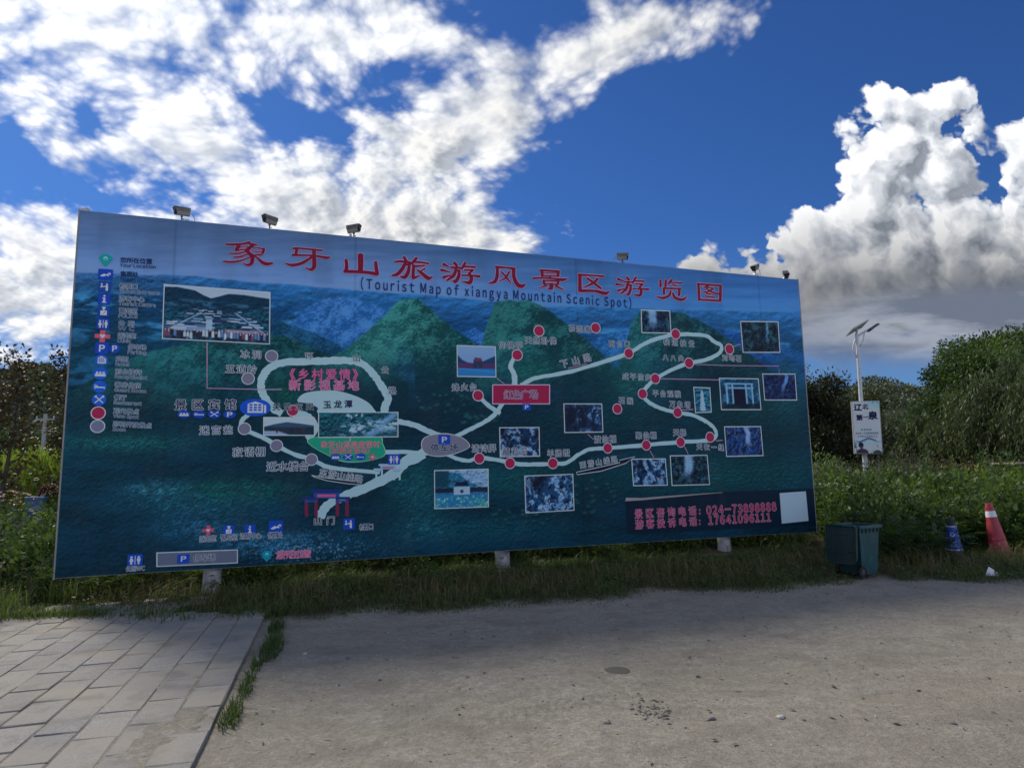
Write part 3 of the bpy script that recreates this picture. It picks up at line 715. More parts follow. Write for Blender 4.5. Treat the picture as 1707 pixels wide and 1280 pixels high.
def ph_village(A, Bv, w, h, s):
    x, y = A * w, Bv * h
    im = np.zeros(A.shape + (3,)) + np.array([16, 56, 78.])
    im = im * (1 + relief(x, y, 6, 4, s)[..., None] * 2.4)
    skyl = np.interp(A, [0, .12, .28, .36, .43, .50, .60, .75, 1.0], [.03, .02, .06, .14, .19, .15, .08, .08, .12])
    im = blend(im, (140, 160, 196), sstep(.015, -.01, Bv - skyl))
    m = sstep(0, .02, Bv - skyl) * sstep(.42, .30, Bv - np.interp(A, [0, .3, .5, .7, 1], [.06, .1, .3, .02, 0]))
    im = blend(im, (10, 34, 58), m * .7)
    im = blend(im, (60, 110, 150), sstep(.5, .7, fbm(x / 20, y / 5, 4, .6, s + 2)) * sstep(.2, .3, Bv) * sstep(.45, .35, Bv) * .6)
    mid = sstep(.40, .46, Bv) * sstep(.99, .95, Bv)
    r_ = np.random.default_rng(5)
    for i in range(95):
        v = r_.uniform(.42, .80); u = .5 + (r_.uniform(-.5, .5)) * (.45 + (v - .4) * 1.4); ww = .02 + (v - .4) * .10 * r_.uniform(.5, 1.4); hh = .006 + (v - .4) * .035
        cc = [(120, 150, 190), (60, 84, 120), (150, 170, 205), (30, 50, 82)][i % 4]
        e = sstep(1.15, .85, np.maximum(np.abs(A - u) / ww, np.abs(Bv - v) / hh)); im = blend(im, cc, e * .85)
        e = sstep(1.15, .85, np.maximum(np.abs(A - u) / ww, np.abs(Bv - v - hh * 1.6) / (hh * .6))); im = blend(im, (14, 28, 54), e * .8)
    for (u, v, ww, hh, cc) in [(.74, .80, .17, .028, (124, 110, 140)), (.31, .79, .10, .04, (96, 126, 166)), (.42, .70, .03, .10, (130, 160, 200)), (.15, .80, .06, .03, (130, 156, 196))]:
        im = blend(im, cc, sstep(1.1, .9, np.maximum(np.abs(A - u) / ww, np.abs(Bv - v) / hh)) * .9)
    for (a0, b0, a1, b1) in [(.05, .82, .36, .46), (.97, .84, .66, .44)]:
        tt = np.clip((Bv - b1) / (b0 - b1), 0, 1); e = np.abs(A - (a1 + (a0 - a1) * tt)); im = blend(im, (130, 158, 196), sstep(.02, .006, e) * sstep(b1, b1 + .02, Bv) * sstep(b0 + .03, b0, Bv) * .7)
    for i in range(34):      # the row of villagers along the bottom
        u = .02 + i * .0292; hh = r_.uniform(.80, .86); cc = [(150, 170, 205), (40, 30, 52), (96, 56, 84), (70, 100, 150), (24, 28, 46), (170, 186, 214)][r_.integers(6)]
        im = blend(im, cc, sstep(1.2, .8, np.maximum(np.abs(A - u) / .012, np.abs(Bv - hh - .07) / .055))); im = blend(im, (150, 128, 140), sstep(1.3, .8, np.hypot((A - u) / .007, (Bv - hh) / .018)))
    im = blend(im, (16, 22, 44), sstep(.93, .97, Bv) * sstep(.35, .6, fbm(x / 4, y / 6, 3, .6, 9)) * .9)
    return im
def ph_plaza(A, Bv, w, h, s):
    im = np.zeros(A.shape + (3,)) + np.array([96, 128, 180.]); im = im * (1.12 - .25 * Bv[..., None])
    x, y = A * w, Bv * h
    hl = np.interp(A, [0, .12, .25, .4, .6, .8, 1], [.28, .44, .52, .55, .52, .40, .28]); im = blend(im, (14, 50, 82), sstep(0, .04, Bv - hl))
    im = blend(im, (64, 40, 84), sstep(.54, .58, Bv) * sstep(.75, .71, Bv)); im = blend(im, (30, 96, 158), sstep(.72, .76, Bv)); im = blend(im, (80, 130, 184), sstep(.03, .0, np.abs(Bv - .80 - (A - .5) * .1)) * .5)
    st_ = (np.abs(A - .53) < .115 - .03 * (Bv < .45)) & (Bv > .38) & (Bv < .73) & ~((np.abs(A - .54) < .025) & (Bv > .6)); im = blend(im, (28, 44, 70), st_ * .95)
    return blend(im, (110, 36, 66), ((np.abs(A - .54) < .10) & (Bv > .37) & (Bv < .47) & (Bv > .37 + np.abs(A - .58) * .5)) * .85)
def ph_gatehouse(A, Bv, w, h, s):
    x, y = A * w, Bv * h
    im = np.zeros(A.shape + (3,)) + np.array([150, 172, 206.]); hl = np.interp(A, [0, .2, .45, .7, 1], [.5, .35, .22, .3, .42])
    im = blend(im, (30, 66, 92), sstep(0, .04, Bv - hl)); im = blend(im, (14, 34, 50), sstep(.5, .56, Bv) * (.5 + fbm(x / 4, y / 3, 4) * .5))
    im = blend(im, (110, 132, 170), sstep(.75, .8, Bv) * sstep(.35, .25, A - (Bv - .8))); im = blend(im, (70, 44, 54), ((np.abs(A - .52) < .32) & (np.abs(Bv - .56) < .05)) * .7)
    for u in (.25, .4, .62, .78): im = blend(im, (58, 36, 48), ((np.abs(A - u) < .02) & (Bv > .55) & (Bv < .9)) * .8)
    return im
def ph_rapids(A, Bv, w, h, s):
    x, y = A * w, Bv * h
    im = np.zeros(A.shape + (3,)) + np.array([16, 62, 78.]); im = im * (1 + relief(x, y, 5, 4, s)[..., None] * 2.5)
    e = np.exp(-((Bv - .62 - (A - .55) * -.35) / .26) ** 2) * sstep(.18, .35, A)
    im = blend(im, (150, 180, 224), e * sstep(.42, .60, fbm(x / 9, y / 4, 5, .7, s)) * 1.1); im = blend(im, (20, 28, 52), sstep(.05, .0, np.abs(Bv - .66 - A * .62)) * sstep(.42, .36, A)); im = blend(im, (150, 176, 210), sstep(.55, .7, fbm(x / 5, y / 4, 3)) * sstep(.17, .10, np.abs(Bv - .12)) * sstep(.14, .08, np.abs(A - .45)))
    return blend(im, (110, 150, 200), sstep(.10, .02, np.abs(A - .98 + (Bv) * .35)) * .6)
def ph_pavilion(A, Bv, w, h, s):
    x, y = A * w, Bv * h
    im = np.zeros(A.shape + (3,)) + np.array([110, 146, 200.])
    im = blend(im, (30, 84, 118), sstep(0, .05, Bv - np.interp(A, [0, .2, .45, .6, .8, 1], [0, 0, .05, .25, .42, .46]))); im = im * (1 + relief(x, y, 6, 4, s)[..., None] * 1.8)
    im = blend(im, (10, 44, 60), sstep(.32, .2, A) * sstep(.5, .4, Bv) * .8); im = blend(im, (22, 26, 52), ((Bv > .47) & (Bv < .60)) * .95)
    wl = (np.abs(A - .50) < .15) & (Bv > .45) & (Bv < .66); im = blend(im, (140, 168, 214), wl * .95); rf = (np.abs(A - .50) < .11 + (Bv - .34) * .5) & (Bv > .31) & (Bv < .42); im = blend(im, (16, 22, 46), rf * .95)
    im = blend(im, (20, 40, 74), ((np.hypot((A - .5) * 1.35, Bv - .57) < .05) & (Bv > .5)) * .9)
    pond = sstep(.60, .66, Bv); im = blend(im, (26, 92, 142), pond * .9 * (~wl)); im = blend(im, (60, 140, 130), pond * sstep(.5, .62, fbm(x / 4, y / 2.4, 4, .65, s)) * sstep(.68, .78, Bv)); return blend(im, (150, 180, 210), pond * sstep(.66, .74, fbm(x / 3, y / 2.5, 3, .6, s + 3)) * .8)
def ph_gorge(side=.5, lo=(10, 26, 52), hi=(110, 152, 200), wd=.13, lean=.0, green=True):
    def f(A, Bv, w, h, s):
        x, y = A * w, Bv * h
        im = np.zeros(A.shape + (3,)) + np.array(lo, float); im = im * (1 + relief(x, y * .5, 4, 5, s)[..., None] * 4.0); im = blend(im, np.array(hi) * .6, sstep(.58, .68, fbm(x / 3, y / 7, 5, .7, s + 6)) * .6)
        if green: im = blend(im, (30, 84, 92), sstep(.5, .66, fbm(x / 7, y / 7, 4, .6, s + 2)) * .7)
        c = side + lean * (Bv - .5) + (fbm(Bv * 5, Bv * 0, 3, .5, s) - .5) * .14
        return blend(im, hi, sstep(wd, wd * .3, np.abs(A - c)) * sstep(.98, .3, Bv) * (.5 + fbm(x / 5, y / 8, 3) * .7))
    return f
def ph_gate(A, Bv, w, h, s):
    x, y = A * w, Bv * h
    im = np.zeros(A.shape + (3,)) + np.array([14, 52, 82.]); im = im * (1 + relief(x, y, 6, 4, s)[..., None] * 3)
    im = blend(im, (44, 110, 150), sstep(.5, .64, fbm(x / 8, y / 8, 4, .6, s)) * .7); im = blend(im, (10, 16, 38), (np.abs(A - .5) < .17) & (Bv > .30) & (Bv < .9))
    for u in (.16, .31, .66, .82): im = blend(im, (112, 160, 214), sstep(.028, .012, np.abs(A - u)) * sstep(.14, .2, Bv) * sstep(.88, .8, Bv))
    for v in (.16, .30): im = blend(im, (104, 150, 206), sstep(.035, .015, np.abs(Bv - v)) * sstep(.4, .34, np.abs(A - .49)))
    return blend(im, (8, 22, 36), sstep(.78, .86, Bv) * (.5 + fbm(x / 4, y / 4, 3) * .5))
def ph_pagoda(A, Bv, w, h, s):
    x, y = A * w, Bv * h
    im = np.zeros(A.shape + (3,)) + np.array([26, 76, 104.]); im = im * (1 + relief(x, y, 5, 4, s)[..., None] * 3)
    e = np.abs(A - .48) < .05 + .13 * Bv * (1 + .25 * (np.mod(Bv * 9, 1) < .4)); return blend(im, (140, 168, 206), (e & (Bv > .12) & (Bv < .95)) * .9)
ph_grid([(276, 477), (449.5, 490), (448.5, 574), (273, 565)], 3, ph_village, 3)
ph_grid([(761, 578), (823, 580), (824, 628.5), (761.5, 627.5)], 3, ph_plaza, 4)
ph_grid([(440.5, 697), (523, 697.5), (523, 725), (440.5, 725)], 3, ph_gatehouse, 5)
ph_grid([(531.5, 688.5), (661.5, 688.5), (661.5, 727.5), (531.5, 728.5)], 4, ph_rapids, 6)
ph_grid([(723.5, 785), (811, 782.5), (811.5, 843.5), (724, 846.5)], 3, ph_pavilion, 7)
ph_grid([(831.5, 714), (895.5, 713.5), (896.5, 759.5), (832.5, 760.5)], 3, ph_rock(hi=(126, 166, 220), dark=[(.05, .1, .16, .3), (.95, .25, .12, .35), (.62, .5, .14, .2)]), 8)
ph_grid([(873, 794), (951.5, 791), (953.5, 849), (875, 853.5)], 3, ph_rock(lo=(20, 56, 96), hi=(112, 152, 206), dark=[(.22, .2, .2, .26), (.35, .05, .12, .2)]), 9)
ph_grid([(938, 674.5), (999.5, 674.5), (1001.5, 719.5), (939.5, 720.5)], 3, ph_rock(hi=(84, 126, 180), thr=(.45, .66), dark=[(.15, .4, .3, .9), (.5, .6, .12, .5), (.75, .75, .1, .25)]), 10)
ph_grid([(1066.5, 519), (1112.5, 520.5), (1114.5, 555.5), (1067.5, 555)], 3, ph_gorge(.42, wd=.22, lean=.1), 11)
ph_grid([(1231.5, 538), (1292.5, 538.5), (1295.5, 587.5), (1235.5, 587.5)], 3, ph_gorge(.68, (8, 22, 40), (76, 120, 160), .05, .0), 12)
ph_grid([(1196, 632), (1259.5, 633), (1264, 682.5), (1199.5, 682.5)], 3, ph_gate, 13)
ph_grid([(1153.5, 647), (1179, 648), (1181.5, 686.5), (1156.5, 687.5)], 3, ph_pagoda, 14)
ph_grid([(1268, 625), (1320.5, 625), (1323.5, 666.5), (1271.5, 666.5)], 3, ph_gorge(.62, (10, 24, 62), (84, 128, 196), .09, -.25, False), 15)
ph_grid([(1204.5, 712.5), (1263.5, 712), (1267.5, 758.5), (1208, 760)], 3, ph_gorge(.62, (16, 40, 84), (130, 160, 214), .10, .0, False), 16)
ph_grid([(1050.5, 766), (1105, 765.5), (1108.5, 807.5), (1053.5, 808.5)], 3, ph_rock(lo=(14, 44, 78), hi=(110, 154, 212), thr=(.44, .64), dark=[(.2, .25, .16, .2)]), 17)
ph_grid([(1114.5, 760.5), (1174.5, 759.5), (1178.5, 806.5), (1117.5, 808)], 3, ph_gorge(.45, (10, 28, 44), (130, 170, 222), .17, -.05), 18)
# --- lettering
_gc = {}
def glyph(ch):
    if ch not in _gc:
        cu = bpy.data.curves.new('g', 'FONT'); cu.body = ch; cu.size = 1.0; cu.resolution_u = 2 if ord(ch) > 0x2E00 and ord(ch) < 0xFF00 else 4
        cu.dimensions = '2D'; cu.fill_mode = 'BOTH'
        o = bpy.data.objects.new('g', cu); COL.objects.link(o)
        dg = bpy.context.evaluated_depsgraph_get(); dg.update()
        me_ = o.evaluated_get(dg).to_mesh()
        V = np.array([v.co[:] for v in me_.vertices]) if len(me_.vertices) else np.zeros((0, 3)); Fq = [tuple(p.vertices) for p in me_.polygons]
        o.evaluated_get(dg).to_mesh_clear(); bpy.data.objects.remove(o); bpy.data.curves.remove(cu)
        _gc[ch] = (V[:, :2] if len(V) else np.zeros((0, 2)), Fq)
    return _gc[ch]
def is_cjk(c): return ord(c) > 0x2E00
def text_local(s_, h, total):
    """glyph outlines in a box: x from 0 to total, y centred, height h"""
    V = []; Fq = []
    if all(is_cjk(c) or c == ' ' for c in s_):
        cs = [c for c in s_]; nn = len(cs); adv = (total - h) / max(1, nn - 1) if nn > 1 else 0
        for i, c in enumerate(cs):
            if c == ' ': continue
            g, f = glyph(c); b = len(V); x0 = i * adv
            for q in g: V.append((x0 + q[0] * h * CJKW, (q[1] - .36) * h))
            Fq += [tuple(b + j for j in ff) for ff in f]
        return V, Fq
    # western letters: the full-width forms, set with their own widths and fitted to the line
    x = 0; runs = []
    for c in s_:
        if c == ' ': x += .16 + LSP * .6; continue
        c2 = c if is_cjk(c) else chr(ord(c) + 0xFEE0)
        g0, _ = glyph(c2); a_, b_ = g0[:, 0].min(), g0[:, 0].max()
        runs.append((c2, x - a_)); x += b_ - a_ + LSP
    k = total / (x - LSP)
    for (c, x0) in runs:
        g, f = glyph(c); b = len(V)
        for q in g: V.append(((x0 + q[0]) * k, (q[1] - .35) * h))
        Fq += [tuple(b + j for j in ff) for ff in f]
    return V, Fq
CJKW = 1.0; LSP = .12
def put_text(s_, xl, yl, xr, yr, h, fill, halo=None, name='place_name', parent=None, bold=.0, hal=.045, k=8, to=None):
    to = to or (lambda p: bp(*p)); A = np.array(to((xl, yl))); Bq_ = np.array(to((xr, yr)))
    T = Bq_ - A; L = np.linalg.norm(T); T = T / L; Nn = np.array([-T[1], T[0]])
    hm = np.linalg.norm(np.array(to((xl, yl + h / 2))) - np.array(to((xl, yl - h / 2)))) * .5 + np.linalg.norm(np.array(to((xr, yr + h / 2))) - np.array(to((xr, yr - h / 2)))) * .5
    hm *= 1.12
    mb = MB(); V, Fq = text_local(s_, hm, L)
    lvl = [k]
    def stamp(rad, dirs, mi):
        for (ox, oy) in dirs:
            mb.add([(A[0] + T[0] * (v[0] + ox * rad * hm) + Nn[0] * (v[1] + oy * rad * hm), lay(lvl[0]), A[1] + T[1] * (v[0] + ox * rad * hm) + Nn[1] * (v[1] + oy * rad * hm)) for v in V], Fq, mi); lvl[0] += .07
    D8 = [(math.cos(t), math.sin(t)) for t in np.linspace(0, 2 * math.pi, 8, endpoint=False)]
    if halo is not None: stamp(bold + hal * 1.05, D8, 1)
    if bold: stamp(bold, [(1, 1), (-1, -1), (1, -1), (-1, 1)], 0)
    stamp(0, [(0, 0)], 0)
    o_ = mb.build(name, [inkm(fill), inkm(halo or fill)], parent or board); o_['kind'] = 'stuff'
    return o_
NAVY = (18, 26, 62); PALE = (168, 188, 226); DRED = (140, 34, 78); PINK = (186, 160, 200)
LEG = [("您所在位置", "Your Location", 437, 202, 256, 261, 0), ("售票处", "Ticket Office", 460, 202, 233, 257, 0), ("检票口", "Ticket Entrance", 480, 201, 232, 267, 1), ("游客中心", "Tourist Centre", 500.5, 200, 243, 261, 1), ("警务室", "POLICE", 520.5, 200, 231, 231, 1),
       ("公 厕", "W C", 541.5, 199, 226, 226, 1), ("医务室", "Clinic", 561.5, 198, 229, 220, 1), ("停车场", "Parking", 580.5, 215, 246, 246, 1), ("宾馆", "Hotel", 600.5, 195, 216, 218, 1), ("前台接待", "Receptionist", 621, 194, 238, 247, 1), ("客房住宿", "Guest Room", 643, 193, 237, 245, 1),
       ("餐厅", "Restaurant", 664, 192, 213, 238, 1), ("观光景点", "View Spot", 686, 191, 234, 233, 1), ("即将开放景点", "Soon", 708, 190, 255, 211, 1)]
for (c_, e_, y, x0, x1, x2, hl) in LEG:
    sl = .045 * 1
    put_text(c_, x0, y - 1, x1, y - 1 + (x1 - x0) * .05, 8.6, (16, 30, 66) if not hl else (30, 44, 84), (150, 172, 214) if hl else None, 'legend_text', hal=.05, bold=.012)['kind'] = 'stuff'
    put_text(e_, x0, y + 7.6, x2, y + 7.6 + (x2 - x0) * .05, 7.0, (20, 36, 76) if not hl else (34, 50, 92), (146, 168, 210) if hl else None, 'legend_text', hal=.045, bold=.012)['kind'] = 'stuff'
LSP = .40
put_text("(Tourist Map of xiangya Mountain Scenic Spot)", 601, 475, 1049, 507.5, 18.5, (22, 34, 84), None, 'subtitle_lettering', bold=.012)['kind'] = 'stuff'
LSP = .12
N = put_text
for (s_, xl, yl, xr, yr, h) in [("冰洞", 401, 592, 436, 593, 13), ("五道岭", 376, 616, 429, 617.5, 13.5), ("环", 508, 595, 526, 595, 11.5), ("山", 587, 598, 603, 598, 11.5), ("公", 634, 618, 650, 618, 11.5), ("路", 646, 652, 663, 652, 12),
        ("迷宫瓮", 333, 718, 389, 717, 14), ("寂语棚", 388, 754, 443, 753, 14.5), ("近水楼台", 444, 778, 515, 777, 15), ("烽火台", 751, 647, 793, 646, 12), ("仰佛亭", 829, 577, 869, 577, 11.5), ("天然卧佛", 872, 569, 925, 570, 11.5),
        ("茶壶嘴", 945, 548.5, 981, 551, 10.5), ("西台口", 1011, 574, 1047, 575, 10), ("栈道扶云", 1102, 571, 1154, 574.5, 10.5), ("八八尖", 1101, 597, 1136, 599, 9.5), ("对吻石", 1199.5, 597, 1232, 599, 10.5), ("咸平信步", 1034, 628, 1082, 630.5, 10.5),
        ("平台观猴", 1084, 656.5, 1131, 658, 10.5), ("石猴", 1028, 668, 1052, 669.5, 10.5), ("万象塔", 1112, 674, 1147, 676, 10.5), ("清诗屏", 784, 748, 825, 747, 12.5), ("藏君洞", 835, 753, 876, 752, 12), ("羊肠蹬", 909, 756, 947, 755, 11.5),
        ("渡仙棚", 987, 733, 1024, 732, 11.5), ("聚仙棚", 1056, 726.5, 1091, 726, 11), ("天梯", 1118, 721.5, 1140, 721.5, 11), ("天衣一缝", 1157, 744.5, 1203, 746.5, 10.5), ("检票口", 598, 878, 622, 877, 10),
        ("医务室", 333, 898, 362, 896, 10), ("警务室", 368, 895.5, 397, 894, 10), ("游客中心", 400, 893, 437, 892, 9.5), ("售票处", 446, 892, 472, 890.5, 10), ("公厕WC", 212, 947, 243, 945.5, 8.5)]:
    N(s_, xl, yl, xr, yr, h, (30, 40, 82), PALE, hal=.05, bold=.008)
N("下山路", 931, 609, 982, 596, 13, (30, 40, 82), PALE, hal=.05); N("东游山线路", 531, 787, 604, 799, 12.5, (30, 40, 82), PALE, hal=.05); N("西游山线路", 963, 776, 1026, 765, 11, (30, 40, 82), PALE, hal=.05)
N("玉龙潭", 538, 675.5, 587, 674, 12, (24, 30, 64), None, bold=.02); N("关圣宝殿", 454, 679, 523, 678.5, 11.5, (24, 28, 60), PALE, bold=.015, hal=.03); N("景区宾馆", 292, 676, 395, 675, 16.5, (20, 28, 64), (168, 184, 218), bold=.02, hal=.04)
N("山门", 522, 868, 558, 867, 13, (24, 30, 60), PALE, bold=.012); N("停车场", 716, 747.5, 762, 746.5, 13, (24, 28, 66), (150, 166, 206), bold=.018, hal=.035); N("停车场", 323, 929.5, 361, 927.5, 11.5, (34, 40, 76), (160, 172, 206), bold=.01)
N("《乡村爱情》", 472, 625, 606, 625.5, 17, (176, 84, 128), (52, 46, 92), bold=.02, hal=.025); N("新影视基地", 481, 643, 598, 643.5, 17, (150, 64, 112), (196, 150, 190), bold=.008, hal=.03)
N("红色广场", 837, 659, 895, 658.5, 15, (60, 24, 66), (172, 150, 196), bold=.0, hal=.035); N("象牙山温泉度假村", 534, 741.5, 632, 741, 10.5, (150, 60, 96), (130, 150, 150), bold=.01, hal=.03); N("（拍摄主景地）", 541, 751.5, 623, 751, 10, (140, 56, 92), (120, 150, 150), bold=.01, hal=.03)
N("您所在位置", 460, 924, 519, 921.5, 13, (170, 60, 110), (190, 160, 206), bold=.01, hal=.03)
N("景区咨询电话", 1054, 856.5, 1157, 850.5, 14.5, (132, 18, 70), (204, 170, 210), bold=.016, hal=.024); N("游客投诉电话", 1055, 874, 1158, 868, 14.5, (132, 18, 70), (204, 170, 210), bold=.016, hal=.024)
for y in (852, 869.5):
    for dy in (-2.6, 3.2): disc(1162.5, y + dy, 1.6, 8, 'colon_dot', (132, 18, 70), (204, 170, 210))
LSP = .22
N("024-73898888", 1174, 850.5, 1289, 844, 16.5, (132, 18, 70), (204, 170, 210), bold=.020, hal=.024); N("17641096111", 1177, 867, 1280, 861.5, 16.5, (132, 18, 70), (204, 170, 210), bold=.020, hal=.024)
# --- title, brushed stroke by stroke: (crop origin, scale, strokes of x, y, width)
TITLE = [
 ((360, 390), 8.535, [[[(150,168,26),(230,175,34),(380,165,30),(480,142,34)], [(335,180,55),(295,252,58)], [(470,160,30),(580,182,30)], [(525,180,45),(480,225,50),(440,262,52)], [(350,215,14),(520,210,16),(690,238,22)], [(300,258,20),(430,243,22)],
   [(685,235,40),(668,290,46)], [(520,266,14),(665,285,16)], [(560,322,20),(655,318,30)], [(430,255,40),(480,300,52),(522,360,62),(508,435,56),(455,466,34),(382,432,10)], [(200,300,22),(320,300,24),(440,272,20)], [(257,355,22),(360,345,24),(455,312,18)], [(115,412,26),(220,422,32),(350,405,26),(480,358,20)], [(505,300,16),(590,362,26),(660,425,50),(725,448,52),(790,440,34),(822,434,10)]],
  [[(1098,228,34),(1200,228,26),(1510,258,28)], [(1150,228,46),(1136,312,44)], [(1085,322,34),(1250,325,28),(1400,332,26),(1520,352,36),(1580,362,44),(1622,346,14)], [(1390,250,54),(1396,400,62),(1392,490,62),(1345,528,40),(1262,492,10)], [(1365,348,34),(1230,432,46),(1090,465,46),(975,438,12)]]]),
 ((560, 410), 7.1125, [[[(285,128,70),(287,220,66),(284,322,58)], [(114,182,38),(122,240,42),(118,310,48)], [(95,318,38),(250,322,38),(380,332,38),(480,350,44)], [(464,208,38),(470,270,44),(482,350,46)]],
  [[(798,150,34),(822,192,36)], [(692,206,24),(760,200,28),(872,212,28)], [(812,215,36),(780,285,46),(720,350,46),(655,368,22)], [(862,238,34),(845,330,46),(805,385,48),(748,376,10)], [(820,242,22),(880,228,24)], [(945,160,36),(890,228,34)], [(915,205,24),(1000,212,24),(1088,226,24)], [(1040,248,20),(920,258,26)], [(912,250,40),(905,340,38),(908,395,44)], [(905,398,36),(990,365,14)], [(1045,285,22),(985,322,18)], [(952,298,18),(1020,350,42),(1085,398,50),(1138,378,12)]],
  [[(1262,232,36),(1332,266,14)], [(1235,300,36),(1345,326,12)], [(1262,388,36),(1345,362,16)], [(1388,215,34),(1422,250,36)], [(1350,270,24),(1462,276,26)], [(1412,280,36),(1385,360,44),(1305,424,24)], [(1448,312,34),(1440,385,44),(1402,438,42),(1370,424,12)], [(1405,312,20),(1455,304,22)], [(1520,215,34),(1478,288,30)], [(1512,260,24),(1640,267,28)], [(1508,302,20),(1612,300,24)], [(1612,304,26),(1560,342,26)], [(1478,362,20),(1600,368,24),(1688,376,34)], [(1566,342,34),(1592,400,46),(1568,450,46),(1488,434,12)]]]),
 ((800, 430), 7.4217, [[[(182,128,34),(300,135,22),(415,150,34)], [(200,130,36),(196,240,44),(165,310,44),(92,328,16)], [(400,150,46),(404,255,46),(450,345,50),(502,364,50),(550,336,14)], [(248,186,22),(310,255,28),(368,328,14)], [(345,188,28),(300,262,24),(222,302,14)]],
  [[(728,168,28),(960,182,28)], [(745,170,38),(752,235,40)], [(952,182,36),(946,240,38)], [(760,200,12),(945,206,12)], [(750,236,18),(950,242,18)], [(850,238,26),(850,262,26)], [(640,266,26),(760,262,22),(900,272,24),(1000,284,40),(1065,272,14)], [(768,292,20),(960,302,20)], [(770,292,34),(776,336,34)], [(950,302,34),(944,342,34)], [(770,336,18),(946,342,18)], [(862,342,56),(862,388,46),(820,396,14)], [(800,356,26),(705,390,10)], [(918,362,28),(1018,410,14)]],
  [[(1195,224,32),(1350,230,22),(1512,242,26)], [(1216,224,46),(1216,330,44),(1216,412,48)], [(1210,420,38),(1400,422,34),(1490,444,48),(1540,450,44),(1580,424,12)], [(1302,264,26),(1390,325,34),(1475,392,28)], [(1432,274,36),(1370,330,34),(1272,376,18)]]]),
 ((1000, 450), 7.759, [[[(205,130,34),(292,162,12)], [(185,196,34),(292,216,12)], [(205,280,32),(288,258,14)], [(320,110,30),(352,142,34)], [(285,166,20),(388,172,22)], [(340,182,34),(312,262,38),(248,322,22)], [(374,212,30),(366,280,36),(340,332,36),(308,324,12)], [(335,210,18),(380,204,20)], [(438,110,30),(398,182,28)], [(430,156,20),(550,162,24)], [(428,196,18),(528,196,22)], [(530,200,24),(482,238,24)], [(400,256,18),(520,260,22),(602,264,32)], [(490,238,30),(508,292,38),(488,342,38),(410,328,12)]],
  [[(756,145,30),(756,230,32)], [(826,145,30),(820,226,32)], [(904,140,32),(856,192,28)], [(890,176,18),(1035,182,24)], [(910,200,18),(964,222,20)], [(792,250,24),(1018,256,24)], [(800,250,32),(800,322,32)], [(1000,256,34),(994,342,34)], [(888,280,26),(868,342,34),(790,376,36),(698,354,10)], [(915,310,26),(942,370,36),(1018,396,40),(1062,388,34),(1096,352,10)]],
  [[(1230,194,26),(1540,216,26)], [(1244,192,34),(1256,400,34)], [(1530,216,36),(1526,412,36)], [(1250,396,24),(1530,412,28)], [(1382,212,26),(1300,242,12)], [(1352,236,16),(1442,252,18)], [(1436,255,24),(1370,292,22),(1275,304,12)], [(1330,240,14),(1425,302,24),(1510,322,24)], [(1342,316,18),(1408,326,20)], [(1330,352,18),(1450,368,20)]]])]
ci = 0
for (org, sc, chars) in TITLE:
    for strokes in chars:
        mb = MB(); lift = 0.0
        for widen, mi_, kk in ((13, 1, 6), (0, 0, 9)):
            for st in strokes:
                P = smooth_line([(a, b) for a, b, w in st], 6) if len(st) > 2 else np.array([(a, b) for a, b, w in st], float)
                ws = np.interp(np.linspace(0, 1, len(P)), np.linspace(0, 1, len(st)), [w for a, b, w in st]) + widen
                T = np.gradient(P, axis=0); T /= np.linalg.norm(T, axis=1)[:, None] + 1e-9; Nn = np.stack([-T[:, 1], T[:, 0]], 1)
                out = []
                a0 = math.atan2(-Nn[0][1], -Nn[0][0])
                left = P + Nn * ws[:, None] / 2; right = P - Nn * ws[:, None] / 2
                cap1 = [P[-1] + .5 * ws[-1] * (Nn[-1] * math.cos(t) + T[-1] * .7 * math.sin(t)) for t in np.linspace(0, math.pi, 6)[1:-1]]
                cap0 = [P[0] + .5 * ws[0] * (-Nn[0] * math.cos(t) - T[0] * .7 * math.sin(t)) for t in np.linspace(0, math.pi, 6)[1:-1]]
                lift += .06
                mm = len(P); pt = list(left) + list(right) + [P[-1]] + cap1 + [P[0]] + cap0
                V = []
                for q in pt:
                    b = bp(org[0] + q[0] / sc, org[1] + q[1] / sc); V.append((b[0], lay(kk + lift), b[1]))
                Fq = [(i, i + 1, mm + i + 1, mm + i) for i in range(mm - 1)]
                c1 = 2 * mm; ring = [mm - 1] + [c1 + 1 + j for j in range(len(cap1))] + [2 * mm - 1]
                Fq += [(c1, ring[j], ring[j + 1]) for j in range(len(ring) - 1)]
                c0 = c1 + 1 + len(cap1); ring = [mm] + [c0 + 1 + j for j in range(len(cap0))] + [0]
                Fq += [(c0, ring[j], ring[j + 1]) for j in range(len(ring) - 1)]
                mb.add(V, Fq, mi_)
        mb.build('title_character', [inkm((92, 13, 42)), inkm((160, 134, 176))], board); ci += 1
